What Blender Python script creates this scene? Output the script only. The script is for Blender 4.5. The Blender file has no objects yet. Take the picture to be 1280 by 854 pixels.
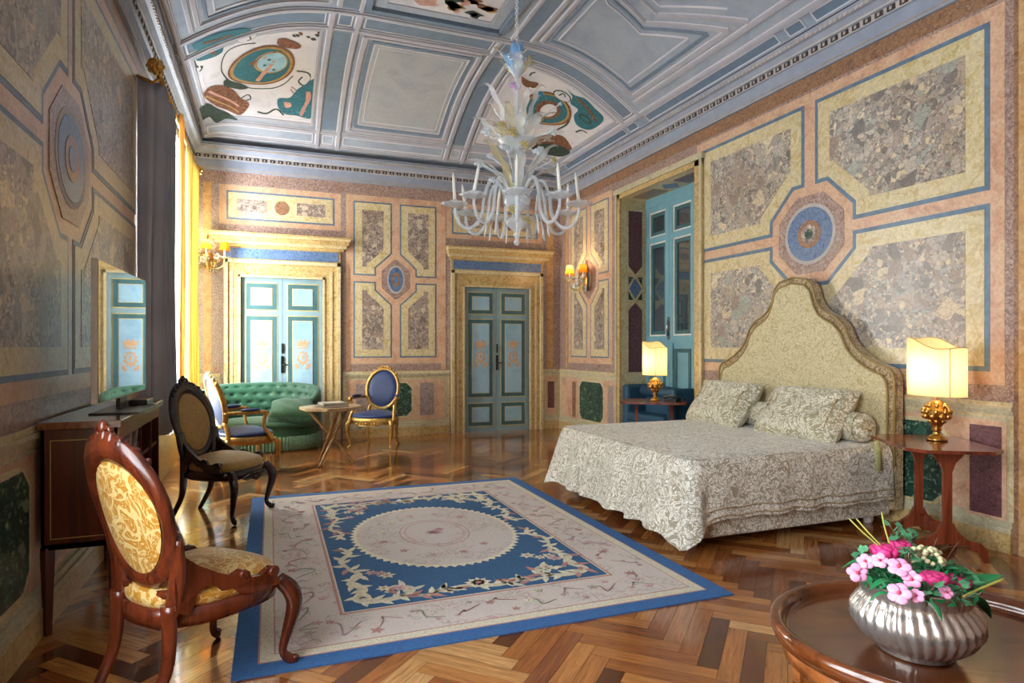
import bpy, math, random
from math import sin, cos, pi, radians, sqrt, atan2, hypot
from mathutils import Vector, Matrix, Euler
R = random.Random(7)
scene = bpy.context.scene
COL = scene.collection

# ------------------------------------------------------------------ colour + materials
def hx(h, k=1.0):
    h = h.lstrip('#')
    o = []
    for i in (0, 2, 4):
        c = int(h[i:i+2], 16) / 255
        o.append((c / 12.92 if c <= .04045 else ((c + .055) / 1.055) ** 2.4) * k)
    return (*o, 1)

class NT:
    """small helper round a node tree"""
    def __init__(s, name):
        s.mat = bpy.data.materials.new(name); s.mat.use_nodes = True
        s.t = s.mat.node_tree; s.N = s.t.nodes; s.L = s.t.links
        s.b = s.N['Principled BSDF']; s.out = s.N['Material Output']
    def n(s, typ, **kw):
        x = s.N.new(typ)
        for k, v in kw.items():
            if k in ('operation', 'blend_type', 'data_type', 'feature', 'distance', 'wave_type', 'bands_direction', 'attribute_name', 'interpolation_type', 'rings_direction', 'wave_profile', 'uv_map', 'noise_dimensions', 'turbulence_depth'):
                setattr(x, k, v)
            else:
                s.put(x.inputs[int(k[1:])] if k[0] == '_' else x.inputs[k.replace('__', ' ')], v)
        return x
    def put(s, sock, v):
        if isinstance(v, bpy.types.NodeSocket): s.L.new(v, sock)
        elif isinstance(v, bpy.types.Node): s.L.new(v.outputs[0], sock)
        else: sock.default_value = v
    def obj(s): return s.n('ShaderNodeTexCoord').outputs['Object']
    def uv(s): return s.n('ShaderNodeTexCoord').outputs['UV']
    def mapping(s, vec, scale=(1, 1, 1), rot=(0, 0, 0), loc=(0, 0, 0)):
        return s.n('ShaderNodeMapping', Vector=vec, Scale=scale, Rotation=rot, Location=loc).outputs[0]
    def noise(s, vec, scale, detail=4, rough=.55, dist=0):
        return s.n('ShaderNodeTexNoise', Vector=vec, Scale=scale, Detail=detail, Roughness=rough, Distortion=dist)
    def warp(s, vec, scale, amt, detail=2):
        nz = s.noise(vec, scale, detail)
        sub = s.n('ShaderNodeVectorMath', operation='SUBTRACT', _0=nz.outputs['Color'], _1=(.5, .5, .5))
        sc = s.n('ShaderNodeVectorMath', operation='SCALE', _0=sub.outputs[0], Scale=amt)
        return s.n('ShaderNodeVectorMath', operation='ADD', _0=vec, _1=sc.outputs[0]).outputs[0]
    def ramp(s, fac, stops, interp='LINEAR'):
        r = s.N.new('ShaderNodeValToRGB'); s.put(r.inputs[0], fac)
        e = r.color_ramp; e.interpolation = interp
        while len(e.elements) < len(stops): e.elements.new(.5)
        for el, (p, c) in zip(e.elements, stops):
            el.position = p; el.color = c if isinstance(c, tuple) else hx(c)
        return r.outputs[0]
    def mix(s, fac, a, b, blend='MIX'):
        x = s.N.new('ShaderNodeMix'); x.data_type = 'RGBA'; x.blend_type = blend
        s.put(x.inputs[0], fac); s.put(x.inputs[6], a if not isinstance(a, str) else hx(a)); s.put(x.inputs[7], b if not isinstance(b, str) else hx(b))
        return x.outputs[2]
    def math(s, op, a, b=0.0, c=None):
        x = s.n('ShaderNodeMath', operation=op, _0=a, _1=b)
        if c is not None: s.put(x.inputs[2], c)
        return x.outputs[0]
    def bump(s, h, strength=.3, dist=.01):
        b = s.n('ShaderNodeBump', Strength=strength, Distance=dist, Height=h)
        s.L.new(b.outputs[0], s.b.inputs['Normal'])
    def fin(s, col=None, rough=.5, metal=0, spec=None, coat=0):
        if col is not None: s.put(s.b.inputs['Base Color'], hx(col) if isinstance(col, str) else col)
        s.put(s.b.inputs['Roughness'], rough); s.b.inputs['Metallic'].default_value = metal
        if spec is not None: s.b.inputs['Specular IOR Level'].default_value = spec
        if coat: s.b.inputs['Coat Weight'].default_value = coat; s.b.inputs['Coat Roughness'].default_value = .12
        return s.mat

def plain(name, col, rough=.5, metal=0, var=.12, scale=9, spec=None, coat=0, bump=0):
    t = NT(name); o = t.obj()
    nz = t.noise(o, scale, 4)
    c = hx(col)
    lo = tuple(x * (1 - var) for x in c[:3]) + (1,); hi = tuple(min(1, x * (1 + var)) for x in c[:3]) + (1,)
    if bump: t.bump(nz.outputs[0], bump)
    return t.fin(t.ramp(nz.outputs[0], [(.3, lo), (.7, hi)]), rough, metal, spec, coat)

def breccia(name, cols, scale=9, patch=.5, grout='#3c3430', rough=.3):
    t = NT(name); o = t.obj(); w = t.warp(o, 5, .14, 3)
    v = t.n('ShaderNodeTexVoronoi', Vector=w, Scale=scale)
    v2 = t.n('ShaderNodeTexVoronoi', Vector=w, Scale=scale * 2.7)
    v3 = t.n('ShaderNodeTexVoronoi', Vector=t.warp(o, 9, .05), Scale=scale * 6)
    sx = lambda n: t.n('ShaderNodeSeparateColor', _0=n.outputs['Color'])
    a, b, c = sx(v), sx(v2), sx(v3)
    st = [(i / len(cols), x) for i, x in enumerate(cols)]
    ca = t.ramp(a.outputs[0], st, 'CONSTANT'); cb = t.ramp(b.outputs[0], st, 'CONSTANT'); cc = t.ramp(c.outputs[1], st, 'CONSTANT')
    m = t.mix(t.math('GREATER_THAN', b.outputs[1], .55), cc, cb)
    m = t.mix(t.math('GREATER_THAN', a.outputs[1], patch), m, ca)
    e = t.n('ShaderNodeTexVoronoi', Vector=w, Scale=scale * 2.7, feature='DISTANCE_TO_EDGE')
    m = t.mix(t.ramp(e.outputs[0], [(0, (.45,) * 3 + (1,)), (.08, (0, 0, 0, 1))]), m, grout)
    n = t.noise(o, 30, 5, .7)
    m = t.mix(.3, m, t.ramp(n.outputs[0], [(.3, '#6b6460'), (.7, '#ffffff')]), 'MULTIPLY')
    big = t.noise(o, 1.1, 3)
    m = t.mix(.5, m, t.ramp(big.outputs[0], [(.35, '#c9b29a'), (.65, '#ffffff')]), 'MULTIPLY')
    t.bump(n.outputs[0], .08)
    return t.fin(m, rough)

def marble(name, cols, scale=4, dist=2.2, rough=.28, fine=.35):
    """veined stone: stretched, warped noise through a palette"""
    t = NT(name); o = t.obj(); w = t.warp(o, 3, .3, 4)
    n = t.noise(w, scale, 8, .65, dist)
    n2 = t.noise(o, 45, 4, .7)
    k = len(cols) - 1
    m = t.ramp(n.outputs[0], [(.3 + .4 * i / k, c) for i, c in enumerate(cols)])
    m = t.mix(fine, m, t.ramp(n2.outputs[0], [(.35, '#8a8078'), (.65, '#ffffff')]), 'MULTIPLY')
    t.bump(n2.outputs[0], .06)
    return t.fin(m, rough)

BRC = breccia('breccia_grey', ['#b3aba0', '#d0c7b8', '#9a948d', '#c2b29e', '#ab9b8f', '#b2b6ac', '#e6d6b6', '#baaca4', '#8a847f', '#c8beb4'], 9, .74)
BRD = breccia('breccia_small', ['#9a8a83', '#c6b8a8', '#7c6f6b', '#ae998d', '#dccdb4', '#8c827d', '#a89b96'], 17, .7)
OCH = marble('giallo_siena', ['#b7a168', '#cebd8a', '#dbcea8', '#c5ad76', '#dfd4b6'], 5, 1.6)
OCF = marble('giallo_frame', ['#94763f', '#bd9c5e', '#d2b983', '#a98549', '#d8c696'], 7, 2.4)
SAL = marble('salmon_stone', ['#bd8d6c', '#d0a688', '#dab797', '#c99b7a'], 4, 1)
ROS = marble('rosso_mottled', ['#6e4840', '#a27f70', '#c0a89c', '#86635a', '#cbb8a8', '#7a564c'], 9, 2.8, fine=.55)
MAU = marble('mauve_breccia', ['#6f5854', '#9f8a84', '#bfaea8', '#86706c', '#c6b8ae'], 14, 2.4, fine=.6)
RUS = marble('rust_stone', ['#6a4a38', '#8f684c', '#ab8464', '#7a5644', '#b89e82'], 8, 2.5, fine=.5)
BLU = plain('blue_band', '#5d7488', .35, var=.25, scale=14)
LAP = marble('lapis_stone', ['#324f7d', '#4d6f9c', '#7189ab', '#3f5d8b', '#8f9fae'], 9, 2)
PORD = marble('porphyry', ['#4a2a30', '#5c363c', '#7e555a', '#56323a', '#8c6a6a'], 30, 1, fine=.6)
GRN = breccia('verde_antico', ['#2f5a4c', '#1f4237', '#3c6b5a', '#254c40', '#8fa88f', '#2b5346', '#1a352e'], 16, .8, '#16261f')
DAD = marble('grey_green_moulding', ['#a79f7e', '#bdb79a', '#cfc6a4', '#9b977c'], 6, 1.5)
ORA = marble('orange_stone', ['#b08048', '#c3955c', '#d2ac7a', '#b98a50'], 5, 1.5)
DARKST = plain('dark_stone', '#3b2f2a', .4)
CEIL = marble('ceiling_paint', ['#8793a4', '#949fae', '#9fa8b4', '#8d98a7'], 1.6, .6, .75, .12)
CEILP = marble('ceiling_field', ['#8e949c', '#9ea3a9', '#a9adb0', '#979ca3'], 1.3, .8, .75, .15)
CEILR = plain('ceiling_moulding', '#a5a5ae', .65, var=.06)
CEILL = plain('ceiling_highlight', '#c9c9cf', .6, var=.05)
CEILD = plain('ceiling_recess', '#6c7d8f', .7, var=.1)
CEILW = marble('fresco_ground', ['#b3b3ba', '#c6c5ca', '#cfcdd0', '#bdbcc2'], 3, .6, .7, .1)
TEAL = marble('fresco_teal', ['#4a3a36', '#1e5663', '#2f7683', '#2a6672', '#3a7f8a', '#9dbcbc'], 16, 2.6, .7)
FBRN = marble('fresco_brown', ['#2e1c16', '#5c3828', '#7a4e36', '#96694a', '#b98d68'], 16, 2.6, .7)
FGRN = marble('fresco_leaf', ['#1f2c28', '#2e403a', '#3d4f42', '#171f20'], 12, 2, .7)
FGLD = plain('fresco_gold', '#a5854f', .6, var=.3)
FPNK = plain('fresco_pink', '#b98d7e', .7, var=.2)
FSKY = plain('fresco_sky', '#8fb6c4', .7, var=.2)
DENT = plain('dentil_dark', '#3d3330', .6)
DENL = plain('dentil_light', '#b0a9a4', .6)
GILTL = plain('gilt_line', '#a88b52', .4, var=.2)
COR = plain('cornice_paint', '#8e96a6', .6, var=.08)

def wood(name, cols, rough=.22, scale=1, coat=.3, ax=(1, 1, .12)):
    t = NT(name); o = t.mapping(t.obj(), tuple(scale * a for a in ax))
    n = t.noise(t.warp(o, 2, .4), 9, 8, .65, 1.2)
    k = len(cols) - 1
    m = t.ramp(n.outputs[0], [(.28 + .44 * i / k, c) for i, c in enumerate(cols)])
    t.bump(n.outputs[0], .05)
    return t.fin(m, rough, coat=coat)
MAH = wood('mahogany', ['#260c07', '#4a1c0e', '#662c16', '#3a140a'], .25)
MAHD = wood('mahogany_dark', ['#1d0906', '#40130a', '#54200f', '#2a0d07'], .28)
EBO = wood('ebonised_wood', ['#0e0608', '#22100f', '#2e1614', '#160a0a'])
BRW = wood('walnut_rim', ['#4a2410', '#7c4520', '#9a5c2e', '#5e3016'], ax=(1, .2, 1))
TRAY = wood('tray_wood', ['#2e1408', '#552a12', '#6c3a1a', '#3e1d0c'], .16, ax=(.3, 1, 1), coat=.5)
TBLW = wood('side_table_wood', ['#3c170c', '#662c18', '#844028', '#4c1f12'], .18)
BAMB = marble('bamboo_wood', ['#5c3c20', '#9a7446', '#b89462', '#7a552e'], 20, 1, .35)
INL = wood('inlay_top', ['#8a6a44', '#b4946a', '#c9ae86', '#9c7a50'], .3)

def metalm(name, col, rough=.25, var=.25, bump=.25, scale=40, spot=None):
    t = NT(name); n = t.noise(t.obj(), scale, 3)
    c = hx(col); lo = tuple(x * (1 - var) for x in c[:3]) + (1,)
    t.bump(n.outputs[0], bump, .004)
    return t.fin(t.ramp(n.outputs[0], [(.3, lo), (.7, c)]), rough, 1)
GOLD = metalm('gilt', '#d9a95a', .3, .35)
GOLDW = plain('gilt_wood', '#b8924e', .33, .55, var=.35, scale=30, bump=.2)
SILV = metalm('silver_plate', '#dad4cd', .27, .15, .04, 12); SILV.node_tree.nodes['Principled BSDF'].inputs['Metallic'].default_value = .88
BLK = plain('black_plastic', '#0c0c0e', .3)
CHR = metalm('steel', '#b9b9bd', .25, .1, .02)

def damask(name, ground, fig, scale=7, rough=.5, sheen=.3, width=.045, fig_rough=None, uvs=False, leaf=.2):
    """woven scroll pattern: contour bands of warped noise plus leaf cells"""
    t = NT(name); o = t.uv() if uvs else t.obj()
    w = t.warp(o, scale * .45, .16, 1)
    n = t.noise(w, scale, 1, .4, 1.4)
    band = t.math('LESS_THAN', t.math('ABSOLUTE', t.math('SUBTRACT', n.outputs[0], .5)), width)
    n3 = t.noise(w, scale * 2.3, 1, .4, 2.2)
    band2 = t.math('LESS_THAN', t.math('ABSOLUTE', t.math('SUBTRACT', n3.outputs[0], .52)), width * 1.1)
    v = t.n('ShaderNodeTexVoronoi', Vector=w, Scale=scale * 1.3)
    leaf = t.math('LESS_THAN', v.outputs['Distance'], leaf)
    f = t.math('MAXIMUM', band, t.math('MAXIMUM', band2, leaf))
    fn = t.noise(o, 180, 2)
    c = t.mix(f, ground, fig)
    c = t.mix(.25, c, t.ramp(fn.outputs[0], [(.3, '#8c8c8c'), (.7, '#ffffff')]), 'MULTIPLY')
    t.b.inputs['Sheen Weight'].default_value = sheen
    t.bump(f, .35, .004)
    return t.fin(c, rough)
BEDF = damask('bed_damask', '#f2eee2', '#a0967f', 17, width=.045, leaf=.13)
PILF = damask('pillow_damask', '#efe9d4', '#a29876', 14, width=.045, leaf=.13)
HBF = damask('headboard_damask', '#ddd0a6', '#b5a676', 17, width=.035, leaf=.1)
HBR = damask('headboard_border', '#d2bf94', '#86693f', 19, width=.05, leaf=.15)
YSILK = damask('yellow_silk', '#b57e24', '#d6b876', 8, .4, .1, width=.028, leaf=.16)
YSILD = damask('worn_gold_silk', '#a8813a', '#b99852', 16, .5)
CREAM = plain('cream_silk', '#e9d898', .45)
BVEL = plain('blue_velvet', '#082a5e', .5, var=.3, scale=120)
BVEL.node_tree.nodes['Principled BSDF'].inputs['Sheen Weight'].default_value = .12
GVEL = plain('green_velvet', '#174c30', .6, var=.3, scale=25)
GVEL.node_tree.nodes['Principled BSDF'].inputs['Sheen Weight'].default_value = .3
DBLU = plain('petrol_velvet', '#1c4560', .6, var=.25, scale=60)
FRINGE = plain('green_fringe', '#7da184', .7, var=.4, scale=60)
DOORB = plain('door_blue', '#7f9ba4', .45, var=.06)
DOORP = marble('door_panel_blue', ['#7fa6bc', '#8fb3c6', '#9bbccc', '#86adc0'], 3, .6, .45, .1)
DOORT = plain('door_teal', '#3f6468', .45, var=.12)
DOORY = plain('door_gold_line', '#c9b268', .4, var=.15)
CREST = plain('crest_ochre', '#c49a72', .5, var=.3, scale=60)
WINB = plain('window_blue', '#6f9fae', .4, var=.08)
WHITEW = plain('window_white', '#d9d6cb', .45)
GREYC = plain('grey_silk', '#a2a6b0', .3, var=.12, scale=3)
WHITE = plain('candle_white', '#e9e6dc', .4, var=.03)
BOOKW = plain('book_paper', '#cfc8b8', .6)
BOOKC = plain('book_cover', '#6d5f56', .4, var=.4, scale=20)
BOOKB = plain('book_cover_pale', '#b7b0a6', .4, var=.3, scale=20)
PINK = plain('petal_magenta', '#d8347e', .5, var=.3, scale=60)
PINKL = plain('petal_pink', '#e39ac0', .5, var=.3, scale=60)
PINKC = plain('petal_heart', '#c93d55', .5)
LEAF = plain('leaf_green', '#1c7a45', .35, var=.35, scale=30)
LEAFP = plain('leaf_pale', '#4c8c62', .45, var=.4, scale=50)
CREAMF = plain('flower_cream', '#d8d2a8', .6, var=.25, scale=80)
STRAW = plain('grass_straw', '#a8a24a', .5)
TWIG = plain('twig_brown', '#5c4432', .6)

def transl(name, col, tr=.5, rough=.6, transp=0.0):
    t = NT(name)
    d = t.n('ShaderNodeBsdfDiffuse', Color=hx(col)); tl = t.n('ShaderNodeBsdfTranslucent', Color=hx(col))
    m = t.n('ShaderNodeMixShader', _0=tr, _1=d, _2=tl)
    if transp:
        tp = t.n('ShaderNodeBsdfTransparent', Color=(1, 1, 1, 1)); m = t.n('ShaderNodeMixShader', _0=transp, _1=m, _2=tp)
    t.L.new(m.outputs[0], t.out.inputs[0]); return t.mat
YCUR = transl('yellow_curtain_silk', '#dcc888', .3)
OCUR = transl('orange_curtain_lining', '#e6bc7c', .5)
SHEER = transl('sheer_voile', '#f4f3ee', .6, transp=.55)
SHADE = transl('lamp_parchment', '#f3dfae', .55)
SHADO = transl('orange_shade', '#e79a2e', .6)

def emis(name, col, s):
    t = NT(name); t.fin(col, .5); t.b.inputs['Emission Color'].default_value = hx(col); t.b.inputs['Emission Strength'].default_value = s
    return t.mat
BULB = emis('bulb_glow', '#ffd9a0', 12)

def glassy(name, col, k=.5, rough=.08):
    t = NT(name); t.fin(col, rough, spec=.8)
    tp = t.n('ShaderNodeBsdfTransparent', Color=hx('#ffffff'))
    m = t.n('ShaderNodeMixShader', _0=k, _1=t.b, _2=tp); t.L.new(m.outputs[0], t.out.inputs[0]); return t.mat
GLASS = glassy('blown_glass', '#dfe7ec', .6, .04)
GLASSL = glassy('ruffled_glass', '#e6ecea', .52, .05)
GLASSA = glassy('amber_glass', '#c9ba7c', .5)
GLASSB = glassy('blue_glass', '#7fb0dc', .25)
GLASSP = glassy('violet_glass', '#c9a0cf', .25)
GLASST = glassy('teal_glass', '#1f8fae', .15)
CHAIN = plain('chain_white', '#c9c9cc', .4)
def pane_mat(name, tint, k):
    t = NT(name); t.fin(tint, .04, spec=.8)
    tp = t.n('ShaderNodeBsdfTransparent', Color=hx('#ffffff'))
    m = t.n('ShaderNodeMixShader', _0=k, _1=t.b, _2=tp); t.L.new(m.outputs[0], t.out.inputs[0]); return t.mat
PANE = pane_mat('clear_pane', '#aebfc6', .88)
PANED = NT('dark_pane').fin('#39474c', .03, spec=1)
PANED.node_tree.nodes['Principled BSDF'].inputs['Coat Weight'].default_value = 1; PANED.node_tree.nodes['Principled BSDF'].inputs['Coat IOR'].default_value = 2.2; PANED.node_tree.nodes['Principled BSDF'].inputs['Coat Roughness'].default_value = .02
SCREEN = NT('tv_screen').fin('#0a0c0f', .03, metal=0, spec=1.0)
SCREEN.node_tree.nodes['Principled BSDF'].inputs['Coat Weight'].default_value = 1
SCREEN.node_tree.nodes['Principled BSDF'].inputs['Coat IOR'].default_value = 2.4
SCREEN.node_tree.nodes['Principled BSDF'].inputs['Coat Roughness'].default_value = .02

# ------------------------------------------------------------------ mesh builder
def cat(pts, n=6):
    """Catmull-Rom through points of any dimension"""
    P = [tuple(p) for p in pts]; out = []
    P = [tuple(2 * a - b for a, b in zip(P[0], P[1]))] + P + [tuple(2 * a - b for a, b in zip(P[-1], P[-2]))]
    for i in range(1, len(P) - 2):
        a, b, c, d = P[i-1:i+3]
        for k in range(n):
            t = k / n
            out.append(tuple(.5 * (2*q + (r-p)*t + (2*p-5*q+4*r-s)*t*t + (3*q-p-3*r+s)*t**3) for p, q, r, s in zip(a, b, c, d)))
    out.append(P[-2]); return out

class MB:
    def __init__(s, T=None): s.v = []; s.f = []; s.m = []; s.s = []; s.T = T; s.uvs = None
    def add(s, vs, fs, mi=0, sm=False):
        o = len(s.v)
        if s.T is not None: vs = [s.T @ Vector(p) for p in vs]
        s.v += [tuple(p) for p in vs]
        for f in fs: s.f.append(tuple(i + o for i in f)); s.m.append(mi); s.s.append(sm)
        return s
    def bx(s, x0, x1, y0, y1, z0, z1, mi=0):
        v = [(x, y, z) for z in (z0, z1) for y in (y0, y1) for x in (x0, x1)]
        return s.add(v, [(0, 2, 3, 1), (4, 5, 7, 6), (0, 1, 5, 4), (1, 3, 7, 5), (3, 2, 6, 7), (2, 0, 4, 6)], mi)
    def prism(s, poly, vec, mi=0, sm=False, back=True):
        n = len(poly); vec = Vector(vec)
        v = [Vector(p) for p in poly]; v += [p + vec for p in v]
        f = [tuple(range(n, 2 * n))] + ([tuple(reversed(range(n)))] if back else [])
        s.add(v, f, mi)
        return s.add(v, [(i, (i + 1) % n, n + (i + 1) % n, n + i) for i in range(n)], mi, sm)
    def tube(s, pts, r=.01, n=8, mi=0, cap=True, sq=(1, 1), closed=False, up=None, sm=True):
        P = [Vector(p[:3]) for p in pts]
        rr = [p[3] for p in pts] if len(pts[0]) > 3 else ([r] * len(P) if not isinstance(r, (list, tuple)) else r)
        N = len(P); V = []; prev = None
        for i in range(N):
            if closed: t = P[(i+1) % N] - P[i-1]
            else: t = P[min(i+1, N-1)] - P[max(i-1, 0)]
            if t.length < 1e-9: t = Vector((0, 0, 1))
            t.normalize()
            if prev is None:
                ref = Vector(up) if up else (Vector((0, 0, 1)) if abs(t.z) < .9 else Vector((0, 1, 0)))
                a = (ref - t * ref.dot(t)).normalized()
            elif up:
                ref = Vector(up); a = (ref - t * ref.dot(t)); a = a.normalized() if a.length > 1e-4 else prev
            else:
                a = (prev - t * prev.dot(t)).normalized()
            prev = a; b = t.cross(a)
            for k in range(n):
                q = 2 * pi * (k + .5) / n
                V.append(P[i] + a * (cos(q) * rr[i] * sq[0]) + b * (sin(q) * rr[i] * sq[1]))
        F = []
        M = N if closed else N - 1
        for i in range(M):
            for k in range(n):
                F.append((i*n+k, i*n+(k+1) % n, ((i+1) % N)*n+(k+1) % n, ((i+1) % N)*n+k))
        s.add(V, F, mi, sm)
        if cap and not closed:
            o = len(s.v) - len(V)
            s.f.append(tuple(o + k for k in reversed(range(n)))); s.m.append(mi); s.s.append(False)
            s.f.append(tuple(o + (N-1)*n + k for k in range(n))); s.m.append(mi); s.s.append(False)
        return s
    def lathe(s, prof, c=(0, 0, 0), n=24, mi=0, sx=1, sy=1, fn=None, sm=True, cap=True):
        V = []; F = []
        for j, (r, z) in enumerate(prof):
            for k in range(n):
                q = 2 * pi * k / n; rr = r * (fn(q, j, z) if fn else 1)
                V.append((c[0] + rr*cos(q)*sx, c[1] + rr*sin(q)*sy, c[2] + z))
        for j in range(len(prof) - 1):
            for k in range(n): F.append((j*n+k, j*n+(k+1) % n, (j+1)*n+(k+1) % n, (j+1)*n+k))
        s.add(V, F, mi, sm)
        if cap:
            o = len(s.v) - len(V)
            for j, rev in ((0, True), (len(prof)-1, False)):
                if prof[j][0] > 1e-4:
                    ids = [o + j*n + k for k in range(n)]
                    s.f.append(tuple(reversed(ids) if rev else ids)); s.m.append(mi); s.s.append(False)
        return s
    def ell(s, c, r, mi=0, n=10, rot=None, m=None):
        m = m or max(4, n // 2 + 1); V = []; F = []
        for j in range(m + 1):
            a = pi * j / m
            for k in range(n):
                q = 2 * pi * k / n; p = Vector((r[0]*sin(a)*cos(q), r[1]*sin(a)*sin(q), r[2]*cos(a)))
                if rot is not None: p = rot @ p
                V.append(p + Vector(c))
        for j in range(m):
            for k in range(n): F.append((j*n+(k+1) % n, j*n+k, (j+1)*n+k, (j+1)*n+(k+1) % n))
        return s.add(V, F, mi, True)
    def grid(s, fn, nu, nv, mi=0, cu=False, sm=True, flip=False):
        V = [fn(i / nu, j / nv) for j in range(nv + 1) for i in range(nu + (0 if cu else 1))]
        w = nu if cu else nu + 1; F = []
        for j in range(nv):
            for i in range(nu):
                q = (j*w+i, j*w+(i+1) % w, (j+1)*w+(i+1) % w, (j+1)*w+i)
                F.append(q[::-1] if flip else q)
        return s.add(V, F, mi, sm)
    def build(s, name, mats, parent=None, bevel=0, sub=0, solid=0, loc=None, **tags):
        me = bpy.data.meshes.new(name); me.from_pydata(s.v, [], s.f)
        for m in (mats if isinstance(mats, (list, tuple)) else [mats]): me.materials.append(m)
        me.polygons.foreach_set('material_index', s.m); me.polygons.foreach_set('use_smooth', s.s)
        me.update(); me.validate()
        o = bpy.data.objects.new(name, me); COL.objects.link(o)
        if parent is not None: o.parent = parent
        if loc: o.location = loc
        if solid:
            md = o.modifiers.new('thick', 'SOLIDIFY'); md.thickness = solid; md.offset = 0
        if bevel:
            md = o.modifiers.new('bevel', 'BEVEL'); md.width = bevel; md.segments = 2; md.limit_method = 'ANGLE'; md.angle_limit = radians(50)
        if sub:
            md = o.modifiers.new('sub', 'SUBSURF'); md.levels = sub; md.render_levels = sub
        for k, v in tags.items(): o[k] = v
        return o

def thing(name, label, cat_, loc=(0, 0, 0), rz=0, group=None):
    o = bpy.data.objects.new(name, None); COL.objects.link(o); o.empty_display_size = .1
    o.location = loc; o.rotation_euler = (0, 0, rz); o['label'] = label; o['category'] = cat_
    if group: o['group'] = group
    return o
def tag(o, label, cat_, group=None):
    o['label'] = label; o['category'] = cat_
    if group: o['group'] = group
    return o
def struct(o): o['kind'] = 'structure'; return o
def kids(o): return [c for c in bpy.data.objects if c.parent == o]
def dup(o, loc=None, rz=None, label=None, group=None, parent=None):
    c = o.copy(); COL.objects.link(c)
    if parent is not None: c.parent = parent
    for ch in kids(o):
        if ch is not c: dup(ch, parent=c)
    if loc is not None: c.location = loc
    if rz is not None: c.rotation_euler = (0, 0, rz)
    if label: c['label'] = label
    if group: c['group'] = group
    return c

# ------------------------------------------------------------------ camera
F_PX, HZ, HC = 790.0, 434.0, 1.35
YAW = math.atan(302 / 790)
cam_d = bpy.data.cameras.new('camera'); cam = bpy.data.objects.new('camera', cam_d); COL.objects.link(cam)
cam_d.sensor_width = 36; cam_d.lens = 36 * F_PX / 1280; cam_d.shift_y = (HZ - 427) / 1280; cam_d.clip_start = .05
cam.location = (0, 0, HC); cam.rotation_euler = (pi / 2, 0, -YAW)
scene.camera = cam

XL, XR, YB, YF, ZT = -1.03, 4.53, 9.6, -.9, 3.79
# ------------------------------------------------------------------ walls
def inset(poly, d):
    n = len(poly); area = sum(poly[i][0]*poly[(i+1) % n][1] - poly[(i+1) % n][0]*poly[i][1] for i in range(n))
    s = 1 if area > 0 else -1; out = []
    for i in range(n):
        a, b, c = poly[i-1], poly[i], poly[(i+1) % n]
        e1 = Vector((b[0]-a[0], b[1]-a[1])).normalized(); e2 = Vector((c[0]-b[0], c[1]-b[1])).normalized()
        n1 = Vector((-e1.y, e1.x)) * s; n2 = Vector((-e2.y, e2.x)) * s
        k = 1 + n1.dot(n2)
        m = (n1 + n2) / k if k > .05 else n1
        out.append((b[0] + m.x * d, b[1] + m.y * d))
    return out
def rect(a, b, c, d): return [(a, c), (b, c), (b, d), (a, d)]
def oct_(cu, cz, ru, rz, k=.42, kz=None):
    kz = kz or k
    return [(cu+ru, cz-rz*kz), (cu+ru, cz+rz*kz), (cu+ru*k, cz+rz), (cu-ru*k, cz+rz), (cu-ru, cz+rz*kz), (cu-ru, cz-rz*kz), (cu-ru*k, cz-rz), (cu+ru*k, cz-rz)]
def disc(cu, cz, ru, rz, n=28): return [(cu+ru*cos(2*pi*i/n), cz+rz*sin(2*pi*i/n)) for i in range(n)]
def chamf(a, b, c, d, k): return [(a+k, c), (b-k, c), (b, c+k), (b, d-k), (b-k, d), (a+k, d), (a, d-k), (a, c+k)]

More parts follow.
